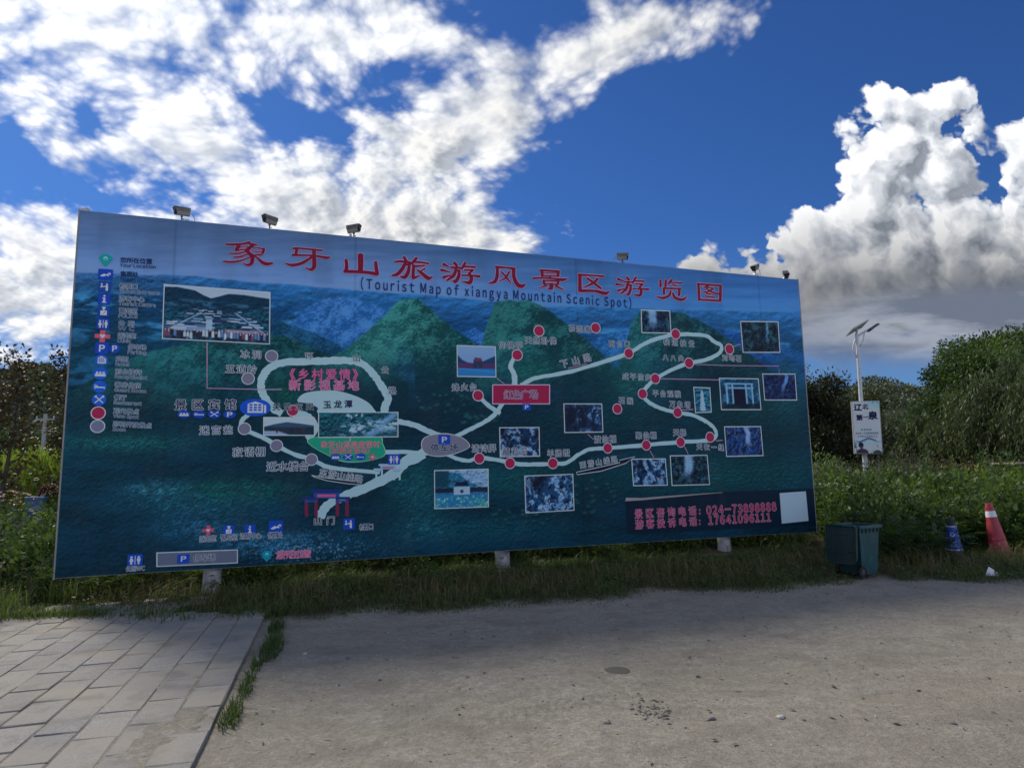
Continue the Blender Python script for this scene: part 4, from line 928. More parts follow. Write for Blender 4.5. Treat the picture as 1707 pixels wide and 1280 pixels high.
# --- icons
def icon(px, py, r, bg, shapes, col=(176, 196, 232), shape='sq', asp=1.0, k=6):
    cx, cz = bp(px, py); q = np.linalg.norm(bp(px, py + 1) - bp(px, py)) * r
    if shape == 'sq': a = [(-1, -.88), (-.88, -1), (.88, -1), (1, -.88), (1, .88), (.88, 1), (-.88, 1), (-1, .88)]
    elif shape == 'ci': a = [(math.cos(t), math.sin(t)) for t in np.linspace(0, 2 * math.pi, 28, endpoint=False)]
    elif shape == 'pin': a = [(math.cos(t), .25 + .8 * math.sin(t)) for t in np.linspace(-.5, math.pi + .5, 22)] + [(0, -1.25)]
    elif shape == 'cross': a = [(-.35, -1), (.35, -1), (.35, -.35), (1, -.35), (1, .35), (.35, .35), (.35, 1), (-.35, 1), (-.35, .35), (-1, .35), (-1, -.35), (-.35, -.35)]
    o = obj('map_icon', mesh('map_icon', [(cx + x * q * asp, lay(k), cz + y * q) for x, y in a], [tuple(range(len(a)))]), board, inkm(bg))
    mb = MB(); l_ = 0
    for sh in shapes:
        l_ += .05; mb.add([(cx + x * q * asp, lay(k + .6 + l_), cz + y * q) for x, y in sh[0]], [tuple(range(len(sh[0])))], sh[1] if len(sh) > 1 else 0)
    if shapes: mb.build('icon_symbol', [inkm(col), inkm(bg)], o)
    return o
def circ(x, y, r, n=10): return [(x + r * math.cos(t), y + r * math.sin(t)) for t in np.linspace(0, 2 * math.pi, n, endpoint=False)]
def rect(x0, y0, x1, y1): return [(x0, y0), (x1, y0), (x1, y1), (x0, y1)]
S_I = [(circ(0, .55, .18),), ([(-.3, .25), (.16, .25), (.16, -.5), (.34, -.5), (.34, -.7), (-.34, -.7), (-.34, -.5), (-.16, -.5), (-.16, .08), (-.3, .08)],)]
S_WC = [(circ(-.48, .5, .17),), ([(-.62, .3), (-.34, .3), (-.18, -.25), (-.34, -.25), (-.36, -.75), (-.6, -.75), (-.62, -.25), (-.78, -.25)],), (rect(-.05, -.75, .05, .7),), (circ(.48, .5, .17),), ([(.24, .3), (.72, .3), (.72, -.2), (.62, -.2), (.6, -.75), (.36, -.75), (.34, -.2), (.24, -.2)],)]
S_HO = [([(-.5, -.6), (.5, -.6), (.5, .42), (0, .7), (-.5, .42)],)] + [(rect(x - .1, y - .1, x + .1, y + .1), 1) for x in (-.28, 0, .28) for y in (.3, 0, -.28)] + [(rect(.56, -.6, .7, .3),)]
S_RE = [(circ(x, .18, .17),) for x in (-.45, 0, .45)] + [(rect(-.72, -.45, .72, -.02),)]
S_BE = [(rect(-.7, -.35, -.58, .35),), (rect(-.58, -.22, .7, .0),), (rect(.6, -.35, .7, 0),), (circ(-.38, .13, .12),)]
S_FO = [([(-.6, .5), (-.48, .6), (.62, -.48), (.5, -.6)],), ([(.6, .5), (.48, .6), (-.62, -.48), (-.5, -.6)],), (circ(.52, .52, .18),), ([(-.7, .55), (-.4, .72), (-.3, .42), (-.5, .32)],)]
S_PO = [(circ(0, .42, .2),), ([(-.34, .82), (.34, .82), (.24, .58), (-.24, .58)],), ([(-.5, .15), (.5, .15), (.5, -.7), (-.5, -.7)],), ([(-.2, -.5), (.3, .0), (.3, -.12), (-.1, -.52)], 1)]
S_TI = [([(-.75, -.3), (-.2, .15), (.1, .0), (.0, -.3), (-.4, -.42)],), ([(.0, -.1), (.5, .4), (.78, .2), (.35, -.3)],), (circ(.45, .05, .1), 1)]
S_EN = [(circ(.3, .5, .16),), ([(.1, .3), (.5, .3), (.5, -.7), (.15, -.7)],), ([(-.7, .0), (.15, .2), (.15, .05), (-.7, -.15)],), (circ(-.5, .5, .14),), ([(-.62, .3), (-.38, .3), (-.4, -.1), (-.6, -.1)],)]
S_HEART = [(circ(-.16, .1, .2),), (circ(.16, .1, .2),), ([(-.33, .02), (.33, .02), (0, -.38)],)]
S_P = [([(-.42, -.6), (-.18, -.6), (-.18, .6), (-.42, .6)],), ([(-.18, .6), (.2, .6), (.42, .45), (.46, .22), (.40, .0), (.2, -.12), (-.18, -.12)],), ([(-.18, .40), (.12, .40), (.2, .32), (.22, .22), (.18, .12), (.1, .08), (-.18, .08)], 1)]
S_A = [(circ(0, .28, .34),), (circ(0, .16, .18), 1)]
BLUE = (16, 54, 150)
icon(178, 436, 9.5, (20, 120, 132), S_A, (110, 170, 190), 'pin'); icon(178, 460, 9, BLUE, S_TI, asp=1.15); icon(177, 480.5, 9, (18, 56, 132), S_EN); icon(176, 500.5, 9, BLUE, S_I); icon(175, 521, 9, (18, 56, 132), S_PO); icon(174, 541.5, 9, BLUE, S_WC)
icon(173, 562, 10, (150, 72, 96), S_HEART, (176, 170, 210), 'cross', 1.1); icon(172, 582, 9.5, BLUE, S_P); icon(193, 582.5, 8, BLUE, S_P, shape='ci', asp=1.0); icon(171, 601.5, 9.5, (22, 72, 160), S_HO, shape='ci', asp=1.05)
icon(169.5, 624, 10, (18, 72, 168), S_RE, shape='ci', asp=1.05); icon(168.5, 645.5, 10, (18, 72, 168), S_BE, shape='ci', asp=1.05); icon(167.5, 667, 10, (18, 72, 168), S_FO, shape='ci', asp=1.05)
icon(426, 680, 14.5, (18, 64, 166), S_HO, shape='ci', asp=1.65); icon(308, 691, 6.5, BLUE, S_RE, shape='ci', asp=1.5); icon(333, 691, 6.5, BLUE, S_BE, shape='ci', asp=1.5); icon(358, 691, 6.5, BLUE, S_FO, shape='ci', asp=1.5); icon(383.5, 691.5, 6.5, BLUE, S_P, shape='ci', asp=1.5)
icon(559, 762, 5.6, BLUE, S_RE, shape='ci', asp=1.5); icon(579.5, 762, 5.6, BLUE, S_FO, shape='ci', asp=1.5); icon(600, 761.5, 5.6, BLUE, S_BE, shape='ci', asp=1.5); icon(620, 762, 5.5, (150, 72, 96), S_HEART, (176, 170, 210), 'cross', 1.1)
icon(655.5, 765.5, 8.5, BLUE, S_WC, asp=1.2); icon(739, 733, 8, BLUE, S_P, asp=1.25); icon(875.5, 679, 5.5, BLUE, S_P, asp=1.3); icon(581, 872.5, 9.5, BLUE, S_EN, asp=1.0); icon(460, 877, 10, BLUE, S_TI, asp=1.15); icon(417, 881.5, 8, BLUE, S_I, asp=1.1); icon(382, 882.5, 8, BLUE, S_PO, asp=1.1)
icon(348, 883, 8, (150, 64, 92), S_HEART, (176, 170, 210), 'cross', 1.1); icon(227, 932, 9.5, BLUE, S_WC, asp=1.2); icon(307, 930, 7.5, BLUE, S_P, asp=1.25); icon(445, 925, 8.5, (14, 108, 140), S_A, (100, 170, 200), 'pin')
# --- route arrows and thin leader lines
def arrow(pts, c, rim, name='route_arrow'):
    polys = [bp(*p) for p in pts]; cen = np.mean(polys, 0)
    obj(name, mesh(name, [(q[0], lay(4.5), q[1]) for q in polys], [tuple(range(len(polys)))[::-1]]), board, inkm(c))
    ribbon(pts + [pts[0]], 1.1, 5, 'arrow_outline', rim, 0, 0, 1)
arrow([(519, 792), (540, 796), (580, 801), (601, 803), (604, 808), (580, 806), (545, 801), (524, 795)], (12, 22, 48), PALE); arrow([(958, 787), (990, 780), (1030, 771), (1030, 767), (1055, 761), (1040, 772), (1000, 785), (959, 791)], (14, 18, 46), PALE)
for pts, w in [([(346, 572), (346, 648), (440, 650), (470, 650)], 1.5), ([(1150, 608), (1200, 610), (1294, 611), (1295, 624)], 1.1), ([(1096, 632), (1196, 634)], 1.3), ([(1125, 684), (1152, 683)], 1.4), ([(1080, 751), (1087, 763)], 1.1), ([(1138, 745), (1144, 757)], 1.1), ([(1190, 735), (1201, 734)], 1.4), ([(826, 631), (839, 641)], 1.1), ([(977, 724), (987, 733)], 1.1), ([(487, 693), (477, 700)], 1.6), ([(1217, 579), (1231, 575)], 1.0), ([(944, 615), (976, 607)], 1.2), ([(583, 729), (583, 736)], 2.2)]:
    ribbon(pts, w, 2.6, 'leader_line', (140, 112, 150), 0, 0, 1)
# --- the two little gates on the map
def gate(x0, x1, y0, y1, roof, post, beam, k=4.2):
    cx = (x0 + x1) / 2; w = x1 - x0; h = y1 - y0; mb = MB(); l_ = 0
    def q(a, b, c, d, mi):
        nonlocal l_; l_ += .04
        P4 = [bp(x0 + a * w, y0 + d * h), bp(x0 + c * w, y0 + d * h), bp(x0 + c * w, y0 + b * h), bp(x0 + a * w, y0 + b * h)]; mb.add([(p[0], lay(k + l_), p[1]) for p in P4], [(0, 1, 2, 3)], mi)
    for u in (.06, .26, .70, .90): q(u, .35, u + .07, 1.0, 1)
    q(.18, .0, .84, .14, 0); q(.24, .14, .78, .34, 2); q(.0, .28, .30, .38, 0); q(.70, .28, 1.0, .38, 0); q(.06, .4, .3, .48, 2); q(.7, .4, .94, .48, 2); q(.32, .19, .70, .29, 3)
    return mb.build('map_gate', [inkm(roof), inkm(post), inkm(beam), inkm((150, 70, 110))], board)
gate(503, 583, 815, 860, (22, 40, 96), (88, 32, 62), (24, 60, 128)); gate(622, 668, 773, 800, (130, 160, 200), (150, 182, 226), (110, 140, 184))
# ------------------------------------------------------------------ vegetation
def rand_unit(n, r_):
    v = r_.normal(size=(n, 3)); return v / np.linalg.norm(v, axis=1)[:, None]
def leaf_quads(C, D, Nn, L, W, tint, fold=.0):
    """rhombic leaves: centre-base C, direction D, normal N"""
    S = np.cross(D, Nn); S /= np.linalg.norm(S, axis=1)[:, None] + 1e-9
    L = np.asarray(L)[:, None]; W = np.asarray(W)[:, None]
    a = C; b = C + D * L * .45 + S * W * .5; c = C + D * L; d = C + D * L * .45 - S * W * .5
    V = np.stack([a, b, c, d], 1).reshape(-1, 3); F = np.arange(len(V)).reshape(-1, 4)
    return V, F, np.repeat(tint, 4)
def leaf_mesh(name, parts, m_):
    V = np.concatenate([p[0] for p in parts]); T = np.concatenate([p[2] for p in parts]); F = []; b = 0
    for p in parts: F.append(p[1] + b); b += len(p[0])
    me_ = mesh(name, V, np.concatenate(F)); a = me_.attributes.new('tint', 'FLOAT', 'POINT'); a.data.foreach_set('value', T.astype(np.float32))
    me_.materials.append(m_); return me_
def shrub_leaves(r_, n, rx, rz, lump=.3, leaf=(.05, .09), asp=.5, base=.1, up=.35):
    """leaves through a lumpy dome"""
    ph = r_.uniform(0, 6.28, 6)
    u = rand_unit(n, r_); u[:, 2] = np.abs(u[:, 2]) * 1.1 - .12
    az = np.arctan2(u[:, 1], u[:, 0])
    k = 1 + lump * (np.sin(2 * az + ph[0]) * .5 + np.sin(3 * az + ph[1] + 3 * u[:, 2]) * .5 + np.sin(7 * az + ph[2] + 9 * u[:, 2]) * .35)
    rad = (r_.random(n) ** .38) * k * (1 + r_.normal(0, .07, n))
    C = u * rad[:, None] * np.array([rx, rx, rz]); C[:, 2] = np.maximum(C[:, 2] + base * rz, r_.uniform(.02, .12, n))
    D = u + rand_unit(n, r_) * .9; D[:, 2] += up - .5 * r_.random(n); D /= np.linalg.norm(D, axis=1)[:, None]
    Nn = rand_unit(n, r_) + np.array([0, 0, 1.0])
    L = r_.uniform(*leaf, n); tint = np.clip(r_.normal(.42, .2, n), 0, 1)
    return leaf_quads(C, D, Nn, L, L * asp, tint)
def spray_leaves(r_, n, rx, rz, length=.30, pairs=5, lf=.066):
    """feathery compound leaves arching out of a dome"""
    u = rand_unit(n, r_); u[:, 2] = np.abs(u[:, 2]) - .05
    az = np.arctan2(u[:, 1], u[:, 0]); k = 1 + .28 * np.sin(3 * az + r_.uniform(0, 6)) + .15 * np.sin(8 * az + 4 * u[:, 2])
    B0 = u * ((r_.random(n) ** .4) * .92 * k)[:, None] * np.array([rx, rx, rz])
    B0[:, 2] = np.maximum(B0[:, 2] + .08, .05)
    D = u + rand_unit(n, r_) * .55; D[:, 2] = D[:, 2] * .5 + .25; D /= np.linalg.norm(D, axis=1)[:, None]
    S = np.cross(D, rand_unit(n, r_) * .5 + np.array([0, 0, 1.0])); S /= np.linalg.norm(S, axis=1)[:, None]
    ti = np.clip(r_.normal(.42, .32, n), 0, 1); out = []
    ln = length * r_.uniform(.7, 1.25, n)
    for j in range(pairs):
        t = (j + .6) / pairs
        C = B0 + D * (ln * t)[:, None]; C[:, 2] -= .38 * ln * t * t
        for sg in (-1, 1):
            dd = D * .55 + S * sg; dd[:, 2] -= .22 + .3 * t; dd /= np.linalg.norm(dd, axis=1)[:, None]
            q = lf * (1.1 - .45 * t) * r_.uniform(.8, 1.2, n)
            out.append(leaf_quads(C, dd, np.cross(dd, D) * sg + np.array([0, 0, .4]), q, q * .58, np.clip(ti + r_.normal(0, .06, n), 0, 1)))
    return out
GREEN = leaf_mat('leaf_green', (.040, .076, .026), (.125, .19, .058), .42); DEEP = leaf_mat('leaf_deep_green', (.026, .052, .022), (.078, .125, .044), .38)
LIME = leaf_mat('leaf_yellow_green', (.075, .13, .022), (.20, .28, .05), .45); RUST = leaf_mat('leaf_rust', (.06, .03, .018), (.14, .075, .045), .25); GREYG = leaf_mat('leaf_grey_green', (.05, .06, .04), (.14, .14, .10), .25)
MAROON = leaf_mat('leaf_dark_red', (.030, .036, .018), (.075, .085, .034), .35); WILLOW = leaf_mat('leaf_willow', (.045, .07, .036), (.11, .145, .07), .4)
PETALR = leaf_mat('petal_magenta', (.09, .008, .035), (.2, .02, .08), .2); PETALP = leaf_mat('petal_pink', (.35, .16, .26), (.55, .36, .46), .3)
STEM = mat('stem', (.07, .075, .035), .8, var=.3, scale=20)
def stems(r_, n, rx, rz):
    mb = MB()
    for _ in range(n):
        a = r_.uniform(0, 6.28); k = r_.uniform(.2, .9)
        mb.tube([(0, 0, -.1), (.35 * rx * k * math.cos(a), .35 * rx * k * math.sin(a), rz * .45), (rx * k * math.cos(a), rx * k * math.sin(a), rz * r_.uniform(.7, 1.0))], [.012, .009, .003], 4)
    return mb
def make_shrub(name, label, group, leaf_parts, m_, r_, rx, rz, ns=9):
    t = thing(name, label, 'shrub', (0, 0, -50), 0, group)
    obj('foliage', leaf_mesh('foliage', leaf_parts, m_), t); stems(r_, ns, rx, rz).build('stem', STEM, t)
    return t
rs = np.random.default_rng(11)
G_FRONT = 'feathery shrubs in the front row of the bank'; G_MID = 'bushy plants in the middle of the bank'; G_BACK = 'tall weeds along the top of the bank'
L_FRONT = 'dark feathery shrub in the front row of the bank'; L_MID = 'leafy mid green bush halfway up the bank'; L_BACK = 'tall leafy weed along the top of the bank'
front = [make_shrub('feathery_shrub', L_FRONT, G_FRONT, spray_leaves(rs, 280, .62, .78), DEEP if i == 1 else GREEN, rs, .6, .75) for i in range(3)]
mid = [make_shrub('leafy_bush', L_MID, G_MID, [shrub_leaves(rs, 2300, .65, .85, .42, (.06, .12), .58)], GREEN, rs, .6, .75) for i in range(2)]
back = [make_shrub('tall_weed', L_BACK, G_BACK, [shrub_leaves(rs, 1900, .55, 1.0, .45, (.06, .13), .45, .1, .5)], GREEN, rs, .5, .95, 14) for i in range(2)]
lime = make_shrub('yellow_green_bush', 'bright yellow green leafy bush standing out of the darker bank', 'yellow green bushes on the bank', [shrub_leaves(rs, 2600, .6, .62, .35, (.05, .10), .45)], LIME, rs, .55, .6)
rust = make_shrub('dry_bush', 'rust brown drying bush on top of the bank below the hill', 'drying brown bushes', [shrub_leaves(rs, 2200, .6, .7, .35, (.04, .08), .4)], RUST, rs, .55, .7)
grey = make_shrub('seedy_weed', 'grey green weed clump gone to seed beside the lamp pole', 'grey weeds gone to seed', [shrub_leaves(rs, 2400, .6, .95, .35, (.05, .11), .18, .1, .8)], GREYG, rs, .55, .9, 16)
_used = set()
def place(t, x, y, s_=1.0, sz=None, rz=None, label=None, group=None):
    z = float(terrain(x, y)) - .03; rz = rs.uniform(0, 6.28) if rz is None else rz
    sc = (s_, s_, sz or s_)
    if t.name not in _used:
        _used.add(t.name); t.location = (x, y, z); t.rotation_euler = (0, 0, rz); t.scale = sc
        if label: t['label'] = label
        if group: t['group'] = group
        return t
    return dup(t, (x, y, z), rz, sc, label, group)
def atx(px, Y):
    d = ray(px, 800); return d[0] / d[1] * Y
def where(px):
    return (', beside the billboard edge' if px < 1400 else ', above the wheelie bin' if px < 1462 else ', between bin and blue cone' if px < 1560 else ', above the blue cone' if px < 1625 else ', above the red cone' if px < 1707 else ', past the right edge')
# right-hand bank, front to back
for px in range(1432, 2020, 34):
    Y = float(edge_y(atx(px, 10.3))) + rs.uniform(1.5, 1.8) + (.35 if px < 1470 else 0) + (.75 if px > 1545 else 0); place(front[rs.integers(3)], atx(px, Y), Y, rs.uniform(.8, 1.0), label=L_FRONT + where(px))
for px in range(1398, 2020, 38):
    Y = float(edge_y(atx(px, 11.2))) + rs.uniform(2.4, 2.9) + (1.0 if px < 1440 else 0); place((front + mid)[rs.integers(5)], atx(px, Y), Y, rs.uniform(1.0, 1.2), label='taller feathery shrub in the second row of the bank' + where(px), group='feathery shrubs in the second row of the bank')
for px in range(1372, 2020, 40):
    Y = float(edge_y(atx(px, 12.5))) + rs.uniform(3.7, 4.4) + (.5 if px < 1440 else 0); place(mid[rs.integers(2)], atx(px, Y), Y, rs.uniform(.9, 1.2), label=L_MID + where(px), group=G_MID)
for px in range(1350, 2020, 42):
    Y = float(edge_y(atx(px, 14))) + rs.uniform(5.2, 6.2); place((back + mid)[rs.integers(4)], atx(px, Y), Y, rs.uniform(.75, 1.0), label='weed clump high on the planted bank' + where(px), group='weed clumps high on the bank')
for px in range(1350, 2020, 48):
    Y = float(edge_y(atx(px, 16))) + rs.uniform(7.2, 8.6); place(back[rs.integers(2)], atx(px, Y), Y, rs.uniform(.75, 1.0), label=L_BACK + where(px), group=G_BACK)
for (px, Y, s_) in [(1650, 12.2, 1.15), (1692, 12.5, 1.1), (1672, 12.9, 1.2), (1560, 13.6, 1.3), (1600, 14.0, 1.35), (1525, 13.4, 1.1), (1640, 14.6, 1.3), (1400, 13.4, .9), (1700, 14.8, 1.2), (1480, 13.2, 1.05)]: place(lime, atx(px, Y), Y, s_, label='bright yellow green bush on the bank' + where(px) + (', lower one' if Y < 13.45 else ', upper one'), group='yellow green bushes on the bank')
for (px, Y, s_) in [(1545, 16.5, 1.2), (1580, 16.8, 1.25), (1612, 17, 1.2), (1655, 17.4, 1.1)]: place(rust, atx(px, Y), Y, s_, label='rust brown drying bush on top of the bank' + where(px), group='drying brown bushes')
for (px, Y, s_) in [(1468, 15.6, 1.0), (1500, 16.2, 1.15), (1525, 16.6, 1.1), (1415, 16, .9), (1385, 15.2, .9)]: place(grey, atx(px, Y), Y, s_, label='grey green weed gone to seed' + (' beside the lamp pole' if px in (1468, 1415) else where(px)), group='grey weeds gone to seed')
# shaded growth behind and under the billboard
G_UND = 'shaded shrubs behind the billboard'; L_UND = 'shaded shrub under the billboard'
for u in np.arange(-.3, BW + .2, .5):
    for off in (.50, 1.3):
        q = BL + BU * (u + rs.uniform(-.2, .2)) - BN * (off + rs.uniform(-.12, .25)); place((front + mid)[rs.integers(5)], q[0], q[1], rs.uniform(.55, .72) if off < 1 else rs.uniform(.8, 1.05), label=L_UND + (', left of the leftmost post' if u < 1.2 else ', between the left and middle posts' if u < 5.6 else ', between the middle and right posts' if u < 9.4 else ', right of the rightmost post') + (', front row' if off < 1 else ', back row'), group=G_UND)
# left of the billboard
G_LEFT = 'feathery shrubs left of the billboard'; L_LEFT = 'feathery green shrub left of the billboard'
for (px, Y, s_) in [(-60, 9.4, 1.0), (-10, 9.9, 1.05), (40, 9.6, .95), (70, 10.1, 1.0), (105, 10.0, .9), (15, 10.7, 1.15), (60, 11.0, 1.15), (100, 11.0, 1.05), (-40, 11.0, 1.15), (-100, 10.2, 1.1), (-160, 9.4, 1.1), (-160, 11, 1.2)]: place(front[rs.integers(3)], atx(px, Y), Y, s_, label=L_LEFT + (', outside the frame' if px < 0 else ', under the blue bin' if px < 80 else ', touching the billboard') + (', lower front part' if Y < 10.3 else ', upper back part'), group=G_LEFT)
for (px, Y, s_) in [(-20, 12.2, .9), (20, 12.4, .8), (95, 12.6, .85), (130, 12.3, .95), (-80, 12.4, 1.0)]: place(mid[rs.integers(2)], atx(px, Y), Y, s_, label='leafy green bush behind the feathery shrubs on the left', group='leafy bushes on the left')
# pink asters and magenta cockscomb
def flowers(name, label, cat, x, y, zc, r_, n, m_, sz, spread, parts=None):
    t = thing(name, label, cat, (x, y, 0))
    z0 = float(terrain(x, y)); obj('foliage', leaf_mesh('foliage', [shrub_leaves(r_, 900, spread, zc - .1, .3, (.05, .1), .35)], GREEN), t).location = (0, 0, z0)
    C = rand_unit(n, r_) * np.array([spread, spread, .22]); C[:, 2] = zc + np.abs(C[:, 2])
    P = []
    for j in range(7):
        a = j * 6.28 / 7; D = np.tile(np.array([math.cos(a), math.sin(a), .25]), (n, 1)) + r_.normal(0, .2, (n, 3)); D /= np.linalg.norm(D, axis=1)[:, None]
        P.append(leaf_quads(C, D, np.tile(np.array([0, 0, 1.0]), (n, 1)), np.full(n, sz), np.full(n, sz * .5), np.clip(r_.normal(.5, .25, n), 0, 1)))
    o = obj('blossom', leaf_mesh('blossom', P, m_), t); o['kind'] = 'stuff'
    return t
flowers('aster_plant', 'pale pink flowering plant at the left edge of the picture', 'flower', atx(18, 11.6), 11.6, 1.12, rs, 60, PETALP, .045, .38)
flowers('cockscomb_plant', 'dark magenta cockscomb flowers beside the blue bin', 'flower', atx(84, 12.3), 12.3, 1.22, rs, 150, PETALR, .05, .16)
flowers('white_flower_plant', 'white flowering weed beside the right edge of the billboard', 'flower', atx(1383, 12.4), 12.4, 1.0, rs, 26, leaf_mat('petal_white', (.55, .55, .5), (.75, .75, .7), .3), .03, .4)

# --- trees
def limb_tree(r_, H, R0, crown_lo, spread, levels=3, nb=6):
    """trunk and limbs as tapered tubes; returns the mesh builder and the twig ends"""
    mb = MB(); tips = []
    tp_ = [(0, 0, -.2), (r_.uniform(-.1, .1), r_.uniform(-.1, .1), H * .3), (r_.uniform(-.25, .25), r_.uniform(-.25, .25), H * .62), (r_.uniform(-.3, .3), r_.uniform(-.3, .3), H * .92)]
    mb.tube(tp_, [R0 * 1.15, R0 * .85, R0 * .5, R0 * .14], 8)
    for i in range(nb):
        t = crown_lo + (1 - crown_lo) * (i + r_.uniform(0, .8)) / nb; z = H * min(t, .92)
        a = i * 2.4 + r_.uniform(-.5, .5); ln = spread * (1.05 - .55 * (t - crown_lo) / (1 - crown_lo)) * r_.uniform(.75, 1.1); rise = ln * r_.uniform(.35, .8)
        p0 = Vector(tp_[1]).lerp(Vector(tp_[3]), max(0, (z / H - .3) / .62)); p0.z = z
        p1 = p0 + Vector((math.cos(a) * ln * .5, math.sin(a) * ln * .5, rise * .6)); p2 = p0 + Vector((math.cos(a) * ln, math.sin(a) * ln, rise))
        rr = R0 * (.55 - .35 * t); mb.tube([p0, p1, p2], [rr, rr * .6, rr * .2], 6); tips.append((p2, ln * .45)); tips.append((p1, ln * .4))
        for j in range(levels):
            b = a + r_.uniform(-1.1, 1.1); l2 = ln * r_.uniform(.35, .6); q = p1 + Vector((math.cos(b) * l2, math.sin(b) * l2, l2 * r_.uniform(.1, .9)))
            mb.tube([p1, p1.lerp(q, .5) + Vector((0, 0, .05)), q], [rr * .5, rr * .3, rr * .1], 5); tips.append((q, l2 * .7))
    tips.append((Vector(tp_[3]), spread * .45))
    return mb, tips
def crown(r_, tips, n, leaf, rad, m_, squash=.75, asp=.5, droop=.0):
    P = []
    per = max(6, n // len(tips))
    for (c, s_) in tips:
        rr = rad * r_.uniform(.6, 1.2); k = max(.5, s_)
        u = rand_unit(per, r_); d = (r_.random(per) ** .45)[:, None]
        C = np.array(c) + u * d * np.array([rr, rr, rr * squash]); C[:, 2] -= droop * r_.random(per) * rr
        D = u + rand_unit(per, r_) * .9; D[:, 2] -= .15; D /= np.linalg.norm(D, axis=1)[:, None]
        L = leaf * r_.uniform(.6, 1.3, per)
        P.append(leaf_quads(C, D, rand_unit(per, r_) + np.array([0, 0, .8]), L, L * asp, np.clip(r_.normal(.4, .16, per) + r_.normal(0, .22), 0, 1)))
    return leaf_mesh('crown', P, m_)
def tree(name, label, x, y, H, R0, lo, spread, nleaf, leaf, rad, m_, seed, nb=7, levels=3, squash=.75, asp=.5, group=None, z=None, bark=None):
    r_ = np.random.default_rng(seed); t = thing(name, label, 'tree', (x, y, float(terrain(x, y)) if z is None else z), r_.uniform(0, 6.28), group)
    mb, tips = limb_tree(r_, H, R0, lo, spread, levels, nb)
    mb.build('trunk', bark or MAT['bark'], t, True); obj('crown', crown(r_, tips, nleaf, leaf, rad, m_, squash, asp), t)
    return t
def willow(name, label, x, y, H, W, n, seed, m_=None):
    r_ = np.random.default_rng(seed); t = thing(name, label, 'tree', (x, y, float(terrain(x, y))))
    mb, tips = limb_tree(r_, H * .8, .28, .35, W, 3, 9); mb.build('trunk', MAT['bark'], t, True)
    P = []
    u = rand_unit(n, r_); u[:, 2] = np.abs(u[:, 2]); lump = 1 + .22 * np.sin(np.arctan2(u[:, 1], u[:, 0]) * 5 + seed) + .14 * np.sin(u[:, 2] * 9 + u[:, 0] * 7)
    S0 = u * (r_.uniform(.55, 1.0, n) * lump)[:, None] * np.array([W, W, H * .52]) + np.array([0, 0, H * .46])
    ln = r_.uniform(.25, .62, n) * H * .62; outd = u * np.array([1, 1, 0]); ti = np.clip(r_.normal(.45, .2, n), 0, 1)
    for j in range(15):
        t_ = (j + r_.random(n)) / 15
        C = S0 + outd * (np.sin(t_ * 1.4) * .55)[:, None] + r_.normal(0, .035, (n, 3)); C[:, 2] += .25 * t_ - ln * t_ ** 1.35
        D = np.stack([r_.normal(0, .45, n), r_.normal(0, .45, n), -np.ones(n)], 1); D /= np.linalg.norm(D, axis=1)[:, None]; L = r_.uniform(.14, .26, n)
        ok = C[:, 2] > .5
        P.append(leaf_quads(C[ok], D[ok], rand_unit(int(ok.sum()), r_), L[ok], L[ok] * .24, ti[ok]))
    obj('crown', leaf_mesh('crown', P, m_ or WILLOW), t); return t
tree('locust_tree', 'tall dark green tree at the back of the grove on the right', atx(1680, 33), 33, 6.5, .22, .22, 2.6, 26000, .17, 1.15, DEEP, 21, 10, 4)
tree('locust_tree', 'broad dark green tree between the hill and the tall willow', atx(1632, 31), 31, 4.9, .2, .15, 1.9, 20000, .16, 1.05, DEEP, 22, 9, 4)
tree('locust_tree', 'bright topped tree at the right edge of the picture', atx(1765, 30), 30, 5.8, .22, .2, 2.7, 24000, .17, 1.1, GREEN, 23, 10, 4)
tree('locust_tree', 'mid green rounded tree rising left of the tallest tree', atx(1668, 29), 29, 5.3, .2, .2, 1.9, 20000, .16, 1.0, GREEN, 24, 9, 4)
tree('locust_tree', 'low dark tree at the left end of the grove in front of the hill', atx(1592, 34), 34, 3.9, .18, .12, 1.7, 15000, .16, .95, DEEP, 26, 8, 4)
tree('locust_tree', 'dark tree closing the grove beyond the right edge', atx(1810, 32), 32, 6.4, .22, .2, 3.4, 20000, .18, 1.2, DEEP, 25, 10, 4)
tree('locust_tree', 'mid green tree well beyond the right edge', atx(1900, 31), 31, 5.6, .2, .2, 2.6, 18000, .18, 1.15, GREEN, 27, 9, 4)
willow('willow_tree', 'grey green willow with hanging branches in front of the grove', atx(1690, 25), 25, 4.2, 2.0, 2600, 31)
willow('willow_tree', 'low willow hanging down at the right edge of the picture', atx(1745, 23), 23, 4.7, 2.0, 2300, 32)
willow('willow_tree', 'small drooping willow at the foot of the hill', atx(1545, 28), 28, 2.9, 1.1, 1100, 33)
tree('plum_tree', 'dark reddish round tree right beside the billboard edge', atx(1372, 23), 23, 3.5, .13, .12, 1.2, 13000, .12, .75, MAROON, 41, 9, 4)
tree('plum_tree', 'low dark bushy tree left of the street lamp', atx(1418, 25), 25, 3.1, .12, .1, 1.15, 11000, .12, .75, MAROON, 42, 9, 4)
tree('plum_tree', 'dark tree half hidden behind the right end of the billboard', atx(1325, 24), 24, 3.9, .13, .12, 1.5, 13000, .12, .8, MAROON, 43, 9, 4)
REDDISH = leaf_mat('leaf_reddish', (.034, .024, .016), (.080, .056, .032), .35)
tree('maple_tree', 'young dark tree with upright branches at the left edge', atx(12, 14.5), 14.5, 4.3, .055, .22, .52, 1500, .10, .18, REDDISH, 51, 14, 4, 2.3, .6)
tree('maple_tree', 'young reddish tree partly behind the left edge of the billboard', atx(118, 16), 16, 4.5, .055, .22, .5, 1500, .10, .18, REDDISH, 52, 14, 4, 2.3, .6)
